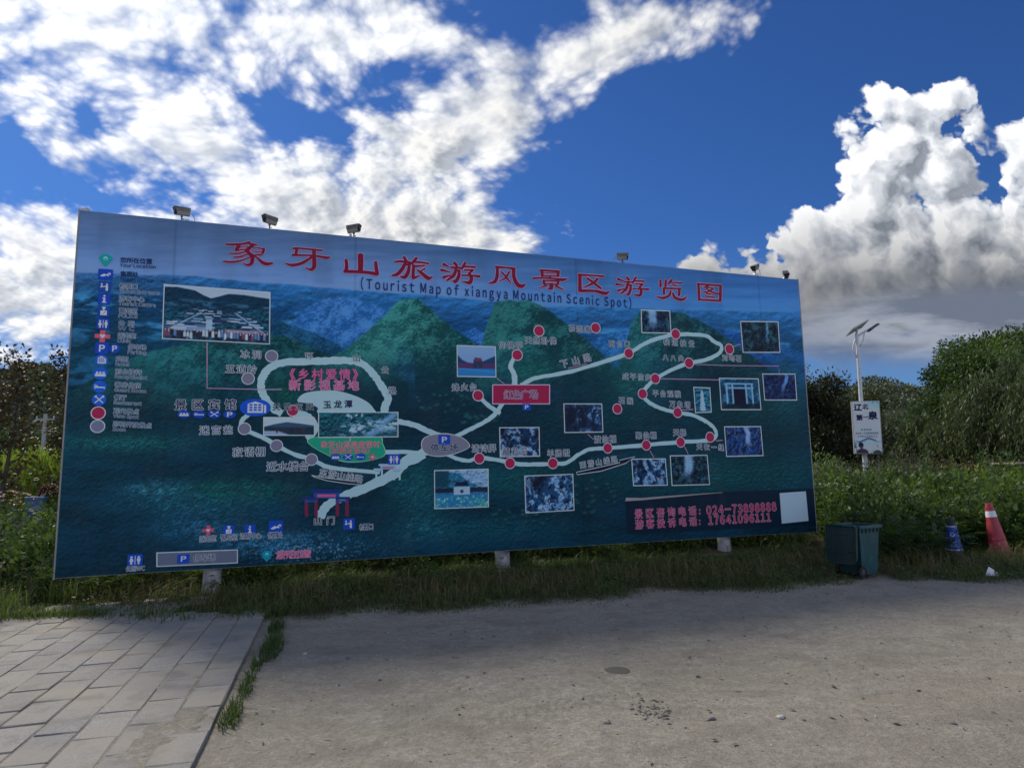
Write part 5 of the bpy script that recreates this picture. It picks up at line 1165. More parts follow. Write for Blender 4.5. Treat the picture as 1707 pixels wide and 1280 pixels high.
tree('maple_tree', 'young dark tree just outside the left edge', atx(-55, 15), 15, 3.9, .06, .22, .55, 1500, .10, .18, REDDISH, 53, 14, 4, 2.3, .6)
tree('round_tree', 'dark rounded tree far behind the corn on the left', atx(95, 48), 48, 4.0, .18, .1, 2.2, 14000, .24, 1.3, DEEP, 54, 9, 4)
tree('round_tree', 'dark rounded tree behind the corn at the left edge', atx(10, 46), 46, 3.3, .18, .1, 2.2, 14000, .24, 1.3, DEEP, 55, 9, 4)
tree('round_tree', 'dark tree far left of the corn', atx(-80, 46), 46, 3.8, .18, .1, 2.4, 14000, .24, 1.3, DEEP, 56, 9, 4)
# a few more trees standing where the billboard hides them from the front
for i, (px, Y, H) in enumerate([(260, 42, 6.2), (420, 45, 5.6), (600, 44, 6.4), (780, 46, 5.8), (960, 42, 6.0), (1130, 38, 5.4), (1250, 32, 4.8)]):
    t0 = bpy.data.objects['round_tree']; dup(t0, (atx(px, Y), Y, float(terrain(atx(px, Y), Y))), i * 1.3, H / 4.8, 'dark tree in the row hidden behind the billboard', 'trees hidden behind the billboard')
# corn field behind the shrubs on the left
r_ = np.random.default_rng(61); P = []
n_ = 4200; X = r_.uniform(-19.5, -8, n_); Y = r_.uniform(18, 30, n_); X = X * (Y / 22)
for j in range(9):
    z = .25 + j * .19 + r_.uniform(0, .12, n_); a = r_.uniform(0, 6.28, n_)
    C = np.stack([X, Y, z], 1); D = np.stack([np.cos(a) * .34, np.sin(a) * .34, r_.uniform(.6, 1.1, n_)], 1); D /= np.linalg.norm(D, axis=1)[:, None]; L = r_.uniform(.4, .75, n_)
    P.append(leaf_quads(C, D, rand_unit(n_, r_), L, L * .10, np.clip(r_.normal(.6, .25, n_), 0, 1)))
tag(obj('corn_field', leaf_mesh('corn_field', P, LIME)), 'band of bright yellow green corn behind the shrubs on the left', kind='stuff')
# --- wooded hills
def hill_mesh(name, cx, cy, rx, ry, h, seed, m_):
    a = np.linspace(-1.25, 1.25, 90); A, Bv = np.meshgrid(a, a)
    z = h * np.exp(-(A * 1.35) ** 2 - (Bv * 1.35) ** 2) * (1 + .5 * (fbm(A * 2.2, Bv * 2.2, 4, .5, seed) - .5)) - h * .05
    ix = np.arange(A.size).reshape(A.shape); F = np.stack([ix[:-1, :-1], ix[:-1, 1:], ix[1:, 1:], ix[1:, :-1]], -1).reshape(-1, 4)
    me_ = mesh(name, np.stack([cx + A * rx, cy + Bv * ry, z], -1).reshape(-1, 3), F, True); o = tag(obj(name, me_, None, m_), kind='structure')
    r_ = np.random.default_rng(seed); P = []
    n_ = 2600; k = 20; U = r_.uniform(-1.0, 1.0, (n_, 2)); U[:, 1] = -np.abs(U[:, 1]) * .95 + .08
    zz = h * np.exp(-(U[:, 0] * 1.35) ** 2 - (U[:, 1] * 1.35) ** 2) * (1 + .5 * (fbm(U[:, 0] * 2.2, U[:, 1] * 2.2, 4, .5, seed) - .5)) - h * .05
    C0 = np.stack([cx + U[:, 0] * rx, cy + U[:, 1] * ry, zz + 1.5], 1); R_ = r_.uniform(2.0, 4.2, n_)
    u = rand_unit(n_ * k, r_); C = np.repeat(C0, k, 0) + u * (np.repeat(R_, k) * r_.uniform(.6, 1.0, n_ * k))[:, None] * np.array([1, 1, .9])
    D = u + rand_unit(n_ * k, r_) * .6; D /= np.linalg.norm(D, axis=1)[:, None]; L = r_.uniform(1.1, 2.2, n_ * k)
    ti = np.clip(np.repeat(r_.normal(.42, .22, n_), k) + r_.normal(0, .1, n_ * k), 0, 1)
    w = leaf_mesh('hill_forest', [leaf_quads(C, D, u, L, L * .7, ti)], HILLG); tag(obj('hill_forest', w), 'dense green forest covering the far hill', kind='stuff')
HILLG = leaf_mat('leaf_hill', (.06, .08, .052), (.14, .17, .095), .2)  # leaf tones paled to stand in for distance haze
HS = mat('hill_soil', (.045, .06, .03), .95, var=.4, scale=.05)
hill_mesh('hill', atx(1478, 420), 425, 120, 110, 50, 3, HS)
hill_mesh('hill', atx(1700, 450), 460, 150, 110, 52, 4, HS)
hill_mesh('hill', atx(60, 300), 300, 90, 80, 48, 6, HS)

# --- grass verge, tufts, foxtails
GRASS = leaf_mat('grass_blade', (.042, .072, .024), (.13, .18, .055), .45); STRAW = leaf_mat('dry_grass', (.11, .085, .04), (.24, .20, .10), .3)
def blades(r_, X, Y, Z, hgt, wid, tint, lean=.85):
    n_ = len(X); a = r_.uniform(0, 6.28, n_); d = np.stack([np.cos(a), np.sin(a), np.zeros(n_)], 1); s_ = np.stack([-np.sin(a), np.cos(a), np.zeros(n_)], 1)
    B0 = np.stack([X, Y, Z], 1); ln = lean * r_.uniform(.2, 1.3, n_); up = np.array([0, 0, 1.0])
    p1 = B0 + up * (hgt * .55)[:, None] + d * (hgt * ln * .3)[:, None]; p2 = B0 + up * (hgt * (1 - .25 * ln))[:, None] + d * (hgt * ln)[:, None]
    w = wid[:, None] * .5
    V = np.stack([B0 - s_ * w, B0 + s_ * w, p1 + s_ * w * .8, p1 - s_ * w * .8, p2 + s_ * w * .12, p2 - s_ * w * .12], 1).reshape(-1, 3)
    b = np.arange(n_)[:, None] * 6; F = np.concatenate([b + np.array([0, 1, 2, 3]), b + np.array([3, 2, 4, 5])])
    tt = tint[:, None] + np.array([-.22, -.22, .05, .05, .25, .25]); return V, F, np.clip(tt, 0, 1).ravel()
r_ = np.random.default_rng(71)
CLEAR = [(4.86, 9.45, .5)] + [(ground(px, py)[0], ground(px, py)[1], q) for px, py, q in ((1592, 936, .42), (1668, 930, .25), (352, 985, .17), (352, 994, .13), (842, 955, .17), (842, 964, .14), (1215, 935, .19), (1215, 943, .16))]
def verge(n_, depth0, depth1, x0, x1, h0, h1, wid, m_, tmean, seed, power=1.0):
    X = r_.uniform(x0, x1, n_); t = r_.random(n_) ** power; Y = edge_y(X) + depth0 + (depth1 - depth0) * t
    cl = fbm(X * 1.6, Y * 1.6, 3, .55, seed); keep = (r_.random(n_) < np.clip((cl - .32) * 4.0 + t * .8, .05, 1))
    for (ex, ey, er) in CLEAR: keep &= (np.hypot(X - ex, (Y - ey) * .8) > er * r_.uniform(.6, 1.1, n_))
    X, Y, t, cl = X[keep], Y[keep], t[keep], cl[keep]
    h = (h0 + (h1 - h0) * np.clip(t * 1.3, 0, 1)) * r_.uniform(.5, 1.25, len(X)) * (.6 + .9 * cl)
    return blades(r_, X, Y, terrain(X, Y) - .01, h, wid * r_.uniform(.7, 1.3, len(X)), np.clip(r_.normal(tmean, .2, len(X)) + (cl - .5) * .5, 0, 1))
def tall(n_):
    u = r_.uniform(-1.6, BW + 1.0, n_); off = r_.uniform(-.15, 1.1, n_); X = BL[0] + BU[0] * u - BN[0] * off; Y = BL[1] + BU[1] * u - BN[1] * off; cl = fbm(X * 1.8, Y * 1.8, 3, .5, 9); k = r_.random(n_) < (cl - .25) * 2.5
    for (ex, ey, er) in CLEAR: k &= np.hypot(X - ex, Y - ey) > er
    X, Y, off = X[k], Y[k], off[k]
    return blades(r_, X, Y, terrain(X, Y) - .01, r_.uniform(.12, .30, len(X)) + .25 * np.clip(off, 0, 1), np.full(len(X), .010), np.clip(r_.normal(.5, .2, len(X)), 0, 1))
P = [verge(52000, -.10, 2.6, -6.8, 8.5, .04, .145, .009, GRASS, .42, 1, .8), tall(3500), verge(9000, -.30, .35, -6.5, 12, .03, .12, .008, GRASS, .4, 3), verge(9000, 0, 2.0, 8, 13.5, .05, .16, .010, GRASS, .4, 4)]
def weeds(n_, d0, d1, x0, x1, hmax, seed):
    X = r_.uniform(x0, x1, n_); t = r_.random(n_); Y = edge_y(X) + d0 + (d1 - d0) * t; cl = fbm(X * 2.3, Y * 2.3, 3, .55, seed); k = r_.random(n_) < np.clip((cl - .42) * 5, 0, 1)
    X, Y, cl = X[k], Y[k], cl[k]; n_ = len(X); h = hmax * r_.random(n_) * np.clip((cl - .35) * 3, .2, 1.2)
    D = rand_unit(n_, r_); D[:, 2] = np.abs(D[:, 2]) * .5; L = r_.uniform(.025, .07, n_)
    return leaf_quads(np.stack([X, Y, terrain(X, Y) + h], 1), D, rand_unit(n_, r_) * .5 + np.array([0, 0, 1.0]), L, L * r_.uniform(.3, .6, n_), np.clip(r_.normal(.5, .22, n_), 0, 1))
tag(obj('weed_cover', leaf_mesh('weed_cover', [weeds(26000, .1, 2.4, -7, 9, .22, 13), weeds(9000, -.15, .6, -6.5, 12, .07, 14)], GREEN)), 'small broad leaved weeds growing among the verge grass', kind='stuff')
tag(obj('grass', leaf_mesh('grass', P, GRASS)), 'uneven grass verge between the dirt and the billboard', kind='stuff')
P = [verge(7000, -.2, 1.3, -5.5, 9, .05, .26, .007, STRAW, .5, 7)]
tag(obj('dry_grass', leaf_mesh('dry_grass', P, STRAW)), 'dry straw coloured grass mixed into the verge', kind='stuff')
# grass line across the back of the paving
X = r_.uniform(-6.8, -2.6, 5000); Y = 7.62 + .12 * np.sin(X * 2.1) + r_.normal(0, .10, 5000); cl = fbm(X * 2, Y * 2, 3); k = r_.random(5000) < (cl - .25) * 2.4; X, Y = X[k], Y[k]
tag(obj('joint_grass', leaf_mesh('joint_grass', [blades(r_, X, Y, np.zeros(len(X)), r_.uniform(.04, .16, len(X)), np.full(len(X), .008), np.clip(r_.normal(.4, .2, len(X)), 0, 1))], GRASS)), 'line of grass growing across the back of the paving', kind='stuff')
TUFTS = [(466, 1046, .15, 'grass tuft at the far corner of the paving'), (463, 1068, .15, 'second grass tuft from the far corner of the paving'), (458, 1085, .18, 'broadest grass tuft along the paving edge'), (434, 1110, .09, 'thin grass tuft below the broadest one on the paving edge'), (424, 1132, .07, 'smallest grass tuft halfway along the paving edge'),
         (415, 1152, .10, 'grass tuft just below the middle of the paving edge'), (400, 1180, .08, 'second lowest grass tuft against the paving edge'), (392, 1198, .12, 'lowest grass tuft against the paving edge')]
for i, (px, py, rr, lab) in enumerate(TUFTS):
    g = ground(px, py); n_ = int(200 * (rr / .14) ** 2); a = r_.uniform(0, 6.28, n_); q = rr * r_.random(n_) ** .6
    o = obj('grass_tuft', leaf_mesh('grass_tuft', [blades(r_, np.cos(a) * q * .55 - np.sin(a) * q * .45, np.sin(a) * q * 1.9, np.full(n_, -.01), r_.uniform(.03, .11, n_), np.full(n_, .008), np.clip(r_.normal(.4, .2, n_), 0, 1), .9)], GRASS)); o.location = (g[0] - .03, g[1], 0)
    tag(o, lab, 'grass tuft', 'grass tufts along the paving edge')
for i, (px, py, lab) in enumerate([(12, 1022, 'foxtail grass clump at the left edge of the paving'), (105, 1005, 'sparse foxtail grass clump below the left end of the billboard'), (-30, 1040, 'foxtail grass clump just outside the left edge')]):
    g = ground(px, py); t = thing('foxtail_grass', lab, 'grass', (g[0], g[1], 0), 0, 'foxtail grass clumps'); n_ = 160
    a = r_.uniform(0, 6.28, n_); q = .22 * r_.random(n_) ** .6
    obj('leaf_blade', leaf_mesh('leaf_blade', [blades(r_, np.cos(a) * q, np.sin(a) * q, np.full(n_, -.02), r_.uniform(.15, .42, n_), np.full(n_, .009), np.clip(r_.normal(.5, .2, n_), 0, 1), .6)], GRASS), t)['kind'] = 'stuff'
    for j in range(9 if i != 1 else 5):
        bx, by = r_.uniform(-.25, .25), r_.uniform(-.2, .2); hx, hy = bx + r_.uniform(-.12, .12), by + r_.uniform(-.1, .1); h = r_.uniform(.3, .5)
        s_ = MB(); s_.tube([(bx, by, 0), ((bx + hx) / 2, (by + hy) / 2, h * .6), (hx, hy, h)], .003, 4); so_ = s_.build('stalk', STEM, t)
        e = MB(); dx, dy = hx - bx, hy - by; e.tube([(hx, hy, h - .01), (hx + dx * .15, hy + dy * .15, h + .03), (hx + dx * .4, hy + dy * .4, h + .07)], [.006, .011, .003], 6); e.build('seed_head', STRAW, so_)
# ------------------------------------------------------------------ security cameras along the top of the billboard
def rotm(yaw, pitch=0.0): return Matrix.Rotation(yaw, 3, 'Z') @ Matrix.Rotation(pitch, 3, 'X')
def security_camera(u, label, yaw, pitch, hpost, box=None, dark=False, L=.25, cable=1):
    q = BL + BU * u - BN * .02
    t = thing('security_camera', label, 'camera', (q[0], q[1], BT), BANG, 'security cameras on top of the billboard'); t.scale = (.78, .78, .88)
    Rm = rotm(yaw, pitch); W, Hh = .10, .12; top = Vector((0, 0, hpost + .085))
    P = lambda x, y, z: top + Rm @ Vector((x, y, z))      # y along the camera, front at -y
    body = MAT['dark_grey'] if dark else MAT['cam_grey']
    b = MB(); pr = [(-W / 2, -.02), (-W / 2 + .03, -Hh / 2), (W / 2 - .03, -Hh / 2), (W / 2, -.02), (W / 2, Hh / 2 - .01), (-W / 2, Hh / 2 - .01)]
    V = [P(x, -L * .36, z) for x, z in pr] + [P(x * .96, L * .5, z * .96) for x, z in pr]
    b.add(V, [tuple(range(6))[::-1], tuple(range(6, 12))] + [(i, (i + 1) % 6, 6 + (i + 1) % 6, 6 + i) for i in range(6)]); b.build('housing', body, t, bevel=.006)
    s = MB(); hw = W / 2 + .012; V = []
    for y in (-L * .54, L * .52):
        for x, z in ((-hw, .0), (-hw, Hh / 2 + .004), (hw, Hh / 2 + .004), (hw, .0)): V.append(P(x, y + (.10 * L if z == 0 and y < 0 else 0), z))
    V2 = [Vector(v) + (Rm @ Vector((0, 0, .006))) for v in V]
    n = len(V); F = []
    for a, bq in ((0, 1), (1, 2), (2, 3)): F += [(a, bq, 4 + bq, 4 + a), (n + 4 + a, n + 4 + bq, n + bq, n + a)]
    for a in (0, 3): F.append((a, 4 + a, n + 4 + a, n + a))
    for y in (0, 4):
        for a in (0, 1, 2): F.append((y + a, n + y + a, n + y + a + 1, y + a + 1))
    s.add(V + V2, F); s.build('sun_shield', body, t)
    f = MB(); fr = [(x * .93, z * .93) for x, z in pr]
    V = [P(x, -L * .36 - .004, z) for x, z in fr] + [P(x, -L * .36 - .03, z) for x, z in fr]
    f.add(V, [tuple(range(6)), tuple(range(6, 12))[::-1]] + [(i, 6 + i, 6 + (i + 1) % 6, (i + 1) % 6) for i in range(6)]); fo = f.build('front_window', MAT['black_plastic'], t)
    l = MB(); l.tube([P(0, -L * .36 - .028, 0), P(0, -L * .36 - .04, 0)], .03, 14); l.build('lens', MAT['glass_black'], fo)
    m = MB(); m.tube([(0, .03, -.06), (0, .02, hpost * .6), (0, .0, hpost + .035)], [.012, .011, .012], 8); m.build('bracket', MAT['dark_grey'], t)
    k = MB(); k.box((0, .01, hpost + .015), (.032, .032, .025), rotm(yaw)); k.tube([(.0, .01, hpost * .7), (.04, .01, hpost * .68)], .009, 8); k.build('swivel_joint', MAT['dark_grey'], t)
    if cable:
        e = P(0, L * .5, -.01); c = MB(); sx = cable
        c.tube([e, e + Vector((.05 * sx, .02, .0)), e + Vector((.09 * sx, .02, -.09)), Vector((e.x + .07 * sx, .05, -.02))], .005, 5); c.build('cable', MAT['black_plastic'], t)
    if box:
        x, w, h = box; g = MB(); g.box((x, .03, h / 2), (w, .09, h), None, .85); g.build('junction_box', MAT['steel'], t, bevel=.008)
    return t
CAMS = [(302, 370, 'leftmost security camera on the billboard pointing left with a hanging cable', 66, 4, .085, (.085, .08, .055), False, .26, 1),
        (449, 384, 'second security camera from the left pointing left on a bare post', 58, -2, .09, None, False, .26, 0),
        (590, 398, 'third security camera from the left above the title pointing right', -58, -3, .085, (-.06, .055, .085), False, .26, 0),
        (1039, 441, 'lone security camera right of the middle pointing right above blue sky', -62, 2, .07, (-.08, .11, .04), False, .25, -1),
        (1261, 461, 'second security camera from the right tilted down to the left', 62, 20, .12, (.03, .13, .085), False, .27, 1),
        (1312, 465, 'black security camera at the right end aimed at the viewer', 34, 26, .03, (-.02, .14, .05), True, .28, 1)]
for (px, py, lab, yaw, pit, hp, bx_, dk, L, cb) in CAMS:
    security_camera(float(bp(px, py)[0]), lab, R(-yaw), R(pit), hp, bx_, dk, L, cb)
hook = MB(); q = BL + BU * .05 - BN * .01
hook.box((0, 0, .01), (.09, .05, .05)); hook.tube([(0, 0, .02), (.02, 0, .05)], .014, 6)
o = hook.build('clamp', MAT['steel'], board); o.location = (.05, -.02, BT + .01)

# ------------------------------------------------------------------ solar street lamp with its sign box
YL = 17.0
def lamp_pt(px, py): return Vector(at_depth(px, py, YL))
bx, by = lamp_pt(1444, 803)[0], YL; zt = lamp_pt(1428, 556)[2]; zg = float(terrain(bx, by))
lamp = thing('street_lamp', 'white solar street lamp with a sign box standing in the shrubs', 'street lamp', (bx, by, zg))
TILT = (lamp_pt(1428, 556)[0] - bx) / (zt - zg)
H = zt - zg; px2m = YL / FPX
p = MB(); p.tube([(0, 0, -.2), (TILT * H * .25, 0, H * .25), (TILT * H, 0, H)], [.066, .062, .038], 16); p.build('pole', MAT['white_paint'], lamp, True, auto=50)
z1 = lamp_pt(1445, 800)[2] - zg
p = MB(); p.tube([(TILT * (z1 - .7), 0, z1 - .7), (TILT * z1, 0, z1)], [.0685, .0665], 16); p.build('pole_band', mat('band_blue', (.03, .05, .22), .5, var=.1), lamp, True, auto=50)
pn = MB(); ct = Vector((TILT * H, 0, H + .03)); Rm = Matrix.Rotation(R(-28), 3, 'Y') @ Matrix.Rotation(R(-14), 3, 'X')
pn.box(ct + Vector((.03, 0, .12)), (.50, .50, .03), Rm); so_ = pn.build('solar_panel', mat('panel_frame', (.55, .55, .56), .5), lamp, bevel=.004)
cells = MAT['cells'] = mat('solar_cells', (.02, .03, .09), .12, var=.3, scale=9)
for i in range(3):
    for j in range(4):
        cl = MB(); cl.box(ct + Vector((.03, 0, .12)) + Rm @ Vector(((i - 1) * .155, (j - 1.5) * .118, .0165)), (.146, .11, .006), Rm); cl.build('solar_cell', cells, so_)
pn = MB(); pn.tube([ct + Vector((0, 0, -.05)), ct + Vector((.02, 0, .1))], .03, 8); pn.build('panel_mount', MAT['steel'], lamp)
a = lamp_pt(1428, 597) ; arm = [lamp_pt(*q) - Vector((bx, by, zg)) for q in ((1429, 596), (1423.5, 586), (1423, 575), (1428, 563), (1438, 555), (1450, 549))]
p = MB(); p.tube(smooth_line([tuple(v) for v in arm], 5), .024, 8); p.build('lamp_arm', MAT['white_paint'], lamp, True)
p = MB(); p.tube([lamp_pt(1433, 577) - Vector((bx, by, zg)), lamp_pt(1439, 567) - Vector((bx, by, zg)), lamp_pt(1441, 554) - Vector((bx, by, zg))], .014, 6); p.build('arm_brace', MAT['white_paint'], lamp, True)
hd = lamp_pt(1456, 545) - Vector((bx, by, zg)); Rm = Matrix.Rotation(R(-33), 3, 'Y')
p = MB(); p.box(hd, (.32, .15, .055), Rm, .8); p.box(hd + Rm @ Vector((-.13, 0, -.005)), (.12, .10, .07), Rm); lh = p.build('lamp_head', MAT['dark_grey'], lamp, bevel=.01)
p = MB(); p.box(hd + Rm @ Vector((.04, 0, -.031)), (.20, .12, .008), Rm); p.build('lamp_lens', mat('lamp_lens', (.6, .6, .58), .2), lh)
# sign box: face turned a little to the left
c_ = (lamp_pt(1415, 671) + lamp_pt(1459, 668) + lamp_pt(1421, 757) + lamp_pt(1464, 756)) / 4 - Vector((bx, by, zg))
SW, SH, SD = 41.5 * px2m, 87 * px2m, .17
sb = thing('sign_box', None, None, (c_.x + .02, c_.y - .10, c_.z), R(-10)); sb.parent = lamp; sb.rotation_euler = (0, math.atan(-TILT) * -1 if False else math.atan(TILT), R(-22))
p = MB(); p.box((0, 0, 0), (SW, SD, SH)); p.build('sign_case', mat('sign_case', (.42, .40, .37), .5, metal=.3, var=.15, scale=6), sb, bevel=.006)
nx, nz = 64, 132
A, Bq = np.meshgrid(np.linspace(0, 1, nx), np.linspace(0, 1, nz))
im = np.zeros(A.shape + (3,)) + np.array([176, 196, 232.])
im = mixc(im, (120, 176, 226), sstep(.25, .9, A) * sstep(.22, .0, Bq) * .7); im = mixc(im, (112, 172, 224), sstep(.74, .82, Bq) * sstep(.98, .6, Bq + .1 * A))
im = mixc(im, (60, 90, 120), sstep(.5, .62, fbm(A * 22, Bq * 9, 3, .6, 2)) * sstep(.07, .0, Bq) * sstep(.55, .7, A))
mt = .735 + .03 * np.sin(A * 9) + .03 * (fbm(A * 9, A * 0, 3) - .5); im = mixc(im, (50, 66, 96), sstep(-.012, .0, Bq - mt) * sstep(.045, .01, Bq - mt) * sstep(.02, .2, A) * sstep(.9, .75, A))
im = mixc(im, (70, 120, 170), sstep(.0, .02, Bq - mt) * sstep(.06, .02, Bq - mt) * .5)
im = mixc(im, (24, 26, 44), sstep(1.1, .9, np.hypot((A - .24) / .095, (Bq - .845) / .055))); im = mixc(im, (64, 48, 60), sstep(1.15, .9, np.maximum(np.abs(A - .255) / .045, np.abs(Bq - .905) / .045)))
im = mixc(im, (52, 44, 62), sstep(1.1, .9, np.hypot((A - .28) / .22, (Bq - .985) / .075))); im = mixc(im, (40, 50, 70), sstep(1.1, .85, np.hypot((A - .84) / .17, (Bq - 1.0) / .06))); im = mixc(im, (40, 54, 84), sstep(.55, .65, fbm(A * 12, Bq * 20, 3, .6, 4)) * sstep(.12, .04, A) * sstep(.78, .82, Bq))
im = mixc(im, (230, 236, 250), sstep(1.2, .8, np.hypot((A - .93) / .02, (Bq - .94) / .03)))
ix = np.arange(nx * nz).reshape(nz, nx); F = np.stack([ix[1:, :-1], ix[1:, 1:], ix[:-1, 1:], ix[:-1, :-1]], -1).reshape(-1, 4)
fm = mesh('sign_face', np.stack([(A - .5) * SW * .95, np.full_like(A, -SD / 2 - .004), (.5 - Bq) * SH * .975], -1).reshape(-1, 3), F); ink_attr(fm, im); obj('sign_face', fm, sb, PRINT)
lift = 0
def sign_text(s_, x0, x1, yc, h, c, bold=.03):
    """letters on the sign box, in fractions of its face"""
    global lift
    V, Fq = text_local(s_, h * SH, (x1 - x0) * SW * .95); mb = MB()
    for (ox, oz) in [(0, 0)] + ([(bold, bold), (-bold, -bold), (bold, -bold), (-bold, bold)] if bold else []):
        lift += .0001; mb.add([((x0 - .5) * SW * .95 + v[0] + ox * h * SH, -SD / 2 - .0045 - lift, (.5 - yc) * SH * .975 + v[1] + oz * h * SH) for v in V], Fq)
    mb.build('sign_lettering', inkm(c), sb)
INKC = (28, 20, 60)
sign_text("辽", .06, .34, .11, .135, INKC, .04); sign_text("北", .37, .60, .10, .105, INKC, .04); sign_text("第", .12, .35, .31, .115, INKC, .04); sign_text("一", .38, .56, .305, .09, INKC, .045); sign_text("泉", .57, .88, .275, .16, INKC, .04)
sign_text("咨询热线", .27, .66, .545, .036, (70, 84, 120), .03); sign_text("024-73898888", .08, .90, .615, .045, (60, 76, 118), .03); sign_text("17641096111", .14, .86, .675, .042, (60, 76, 118), .03)

# ------------------------------------------------------------------ wheelie bin with its lid hanging open
g = ground(1430, 966); gx_, gy_ = 4.86, 9.52
BINM = mat('bin_green', (.013, .078, .088), .45, var=.25, scale=5, dirt=(.06, .055, .045), dirt_amt=.5); LIDM = mat('bin_lid_green', (.010, .038, .036), .5, var=.25, scale=5, dirt=(.06, .055, .045), dirt_amt=.4)
wb = thing('wheelie_bin', 'dark green wheelie bin with its lid hanging open at the end of the verge', 'bin', (gx_, gy_, float(terrain(gx_, gy_))), R(116))
def frustum(mb, w0, d0, w1, d1, z0, z1, yo0=0, yo1=0, cap=True, inner=False):
    V = [(-w0 / 2, -d0 / 2 + yo0, z0), (w0 / 2, -d0 / 2 + yo0, z0), (w0 / 2, d0 / 2 + yo0, z0), (-w0 / 2, d0 / 2 + yo0, z0), (-w1 / 2, -d1 / 2 + yo1, z1), (w1 / 2, -d1 / 2 + yo1, z1), (w1 / 2, d1 / 2 + yo1, z1), (-w1 / 2, d1 / 2 + yo1, z1)]
    F = [(0, 1, 5, 4), (1, 2, 6, 5), (2, 3, 7, 6), (3, 0, 4, 7), (3, 2, 1, 0)]
    if cap: F.append((4, 5, 6, 7))
    if inner: F = [f[::-1] for f in F]
    mb.add(V, F)
HB = .74; wb.scale = (.84, .84, .92)
b = MB(); frustum(b, .40, .38, .48, .50, .04, HB, .0, -.02, cap=False); frustum(b, .38, .36, .455, .475, .06, HB, .0, -.02, cap=False, inner=True); b.build('bin_body', BINM, wb)
r = MB()
for (cx, cy, w, d) in ((0, -.285, .56, .035), (0, .245, .56, .035), (-.262, -.02, .035, .495), (.262, -.02, .035, .495)): r.box((cx, cy, HB + .005), (w, d, .045))
r.build('bin_rim', BINM, wb, bevel=.006)
for i in range(6):
    s = MB(); s.box((-.19 + i * .076, -.265, HB - .05), (.012, .03, .06)); s.build('rim_rib', BINM, wb)
for sx in (-.245, .245):
    for i in range(5):
        s = MB(); s.box((sx, -.22 + i * .095, HB - .05), (.03, .012, .06)); s.build('rim_rib', BINM, wb)
h = MB(); h.tube([(-.22, .27, HB + .0), (-.22, .33, HB + .03), (.22, .33, HB + .03), (.22, .27, HB + .0)], .014, 8); h.build('handle', BINM, wb, True)
for sx in (-.2, .2):
    w = MB(); w.tube([(sx - .03, .20, .09), (sx + .03, .20, .09)], .09, 18); wo = w.build('wheel', MAT['black_plastic'], wb, True, auto=40)
    w = MB(); w.tube([(sx - .034, .20, .09), (sx + .034, .20, .09)], .04, 12); w.build('hub', MAT['dark_grey'], wo, True, auto=40)
ld = thing('lid', None, None, (0, .335, HB + .02)); ld.parent = wb; ld.rotation_euler = (R(6), 0, 0)
def rrect(w, h, rad, n=5):
    out = []
    for (cx, cz, a0) in ((w / 2 - rad, h - rad, 0), (-w / 2 + rad, h - rad, 90), (-w / 2 + rad, rad * .3, 180), (w / 2 - rad, rad * .3, 270)):
        r2 = rad if a0 < 180 else rad * .3
        cx = cx if a0 < 180 else (math.copysign(w / 2 - r2, cx))
        for i in range(n + 1):
            t = R(a0 + 90 * i / n); out.append((cx + r2 * math.cos(t), cz + r2 * math.sin(t)))
    return out
LW, LH = .58, .56
sh = rrect(LW, LH, .11); n = len(sh); p = MB()
p.add([(x, .0, -z) for x, z in sh] + [(x * .98, .03, -z) for x, z in sh], [tuple(range(n)), tuple(range(n, 2 * n))[::-1]] + [(i, n + i, n + (i + 1) % n, (i + 1) % n) for i in range(n)]); p.build('lid_plate', LIDM, ld)
p = MB(); pts = [(x * .985, .035, -z) for x, z in sh]; p.tube(pts + [pts[0]], .012, 6, caps=False); p.build('lid_lip', LIDM, ld, True)
p = MB(); sh2 = rrect(LW * .48, LH * .5, .04); pts = [(x, .034, -z - LH * .22) for x, z in sh2]; p.tube(pts + [pts[0]], .008, 6, caps=False); p.build('lid_ridge', LIDM, ld, True)
for sx in (-.23, .23):
    p = MB(); p.box((sx, .045, -.36), (.09, .03, .02)); p.build('lid_grip', LIDM, ld, bevel=.004)

# ------------------------------------------------------------------ cones
def cone(px, py, Y, label, name, rz=0.0):
    x = atx(px, Y); return thing(name, label, 'traffic cone', (x, Y, float(terrain(x, Y)) - .005), rz, 'cones at the foot of the bank')
cg = ground(1592, 932, .06)
tc = thing('traffic_cone', 'blue police cone with black top and black base at the foot of the bank', 'traffic cone', (cg[0], cg[1], float(terrain(cg[0], cg[1]))), R(0))
CB = mat('cone_blue', (.015, .075, .42), .4, var=.12, scale=8); CK = mat('cone_black', (.018, .02, .026), .45, var=.3, scale=8); CW = mat('cone_band', (.45, .5, .62), .35, var=.1, scale=10)
pr = lambda z: .138 - .092 * (z / .66)
b = MB(); b.lathe([(.20, 0), (.20, .03), (.18, .05), (.145, .055)], n=32, sqr=.45); b.build('cone_base', CK, tc)
def ring(name, z0, z1, m, proud=0.0, top=False):
    q = MB(); q.lathe([(pr(z0) + proud, z0), (pr(z1) + proud, z1)], n=28); return q.build(name, m, tc, True, auto=50)
ring('cone_foot', .056, .15, CK); ring('cone_body', .15, .53, CB); ring('reflective_band', .155, .175, CW, .003); ring('reflective_band', .505, .525, CW, .003)
q = MB(); q.lathe([(pr(.53), .53), (pr(.60), .60), (pr(.64) - .003, .64), (pr(.66) - .018, .665), (.008, .672)], n=28); q.build('cone_tip', CK, tc, True, auto=60)
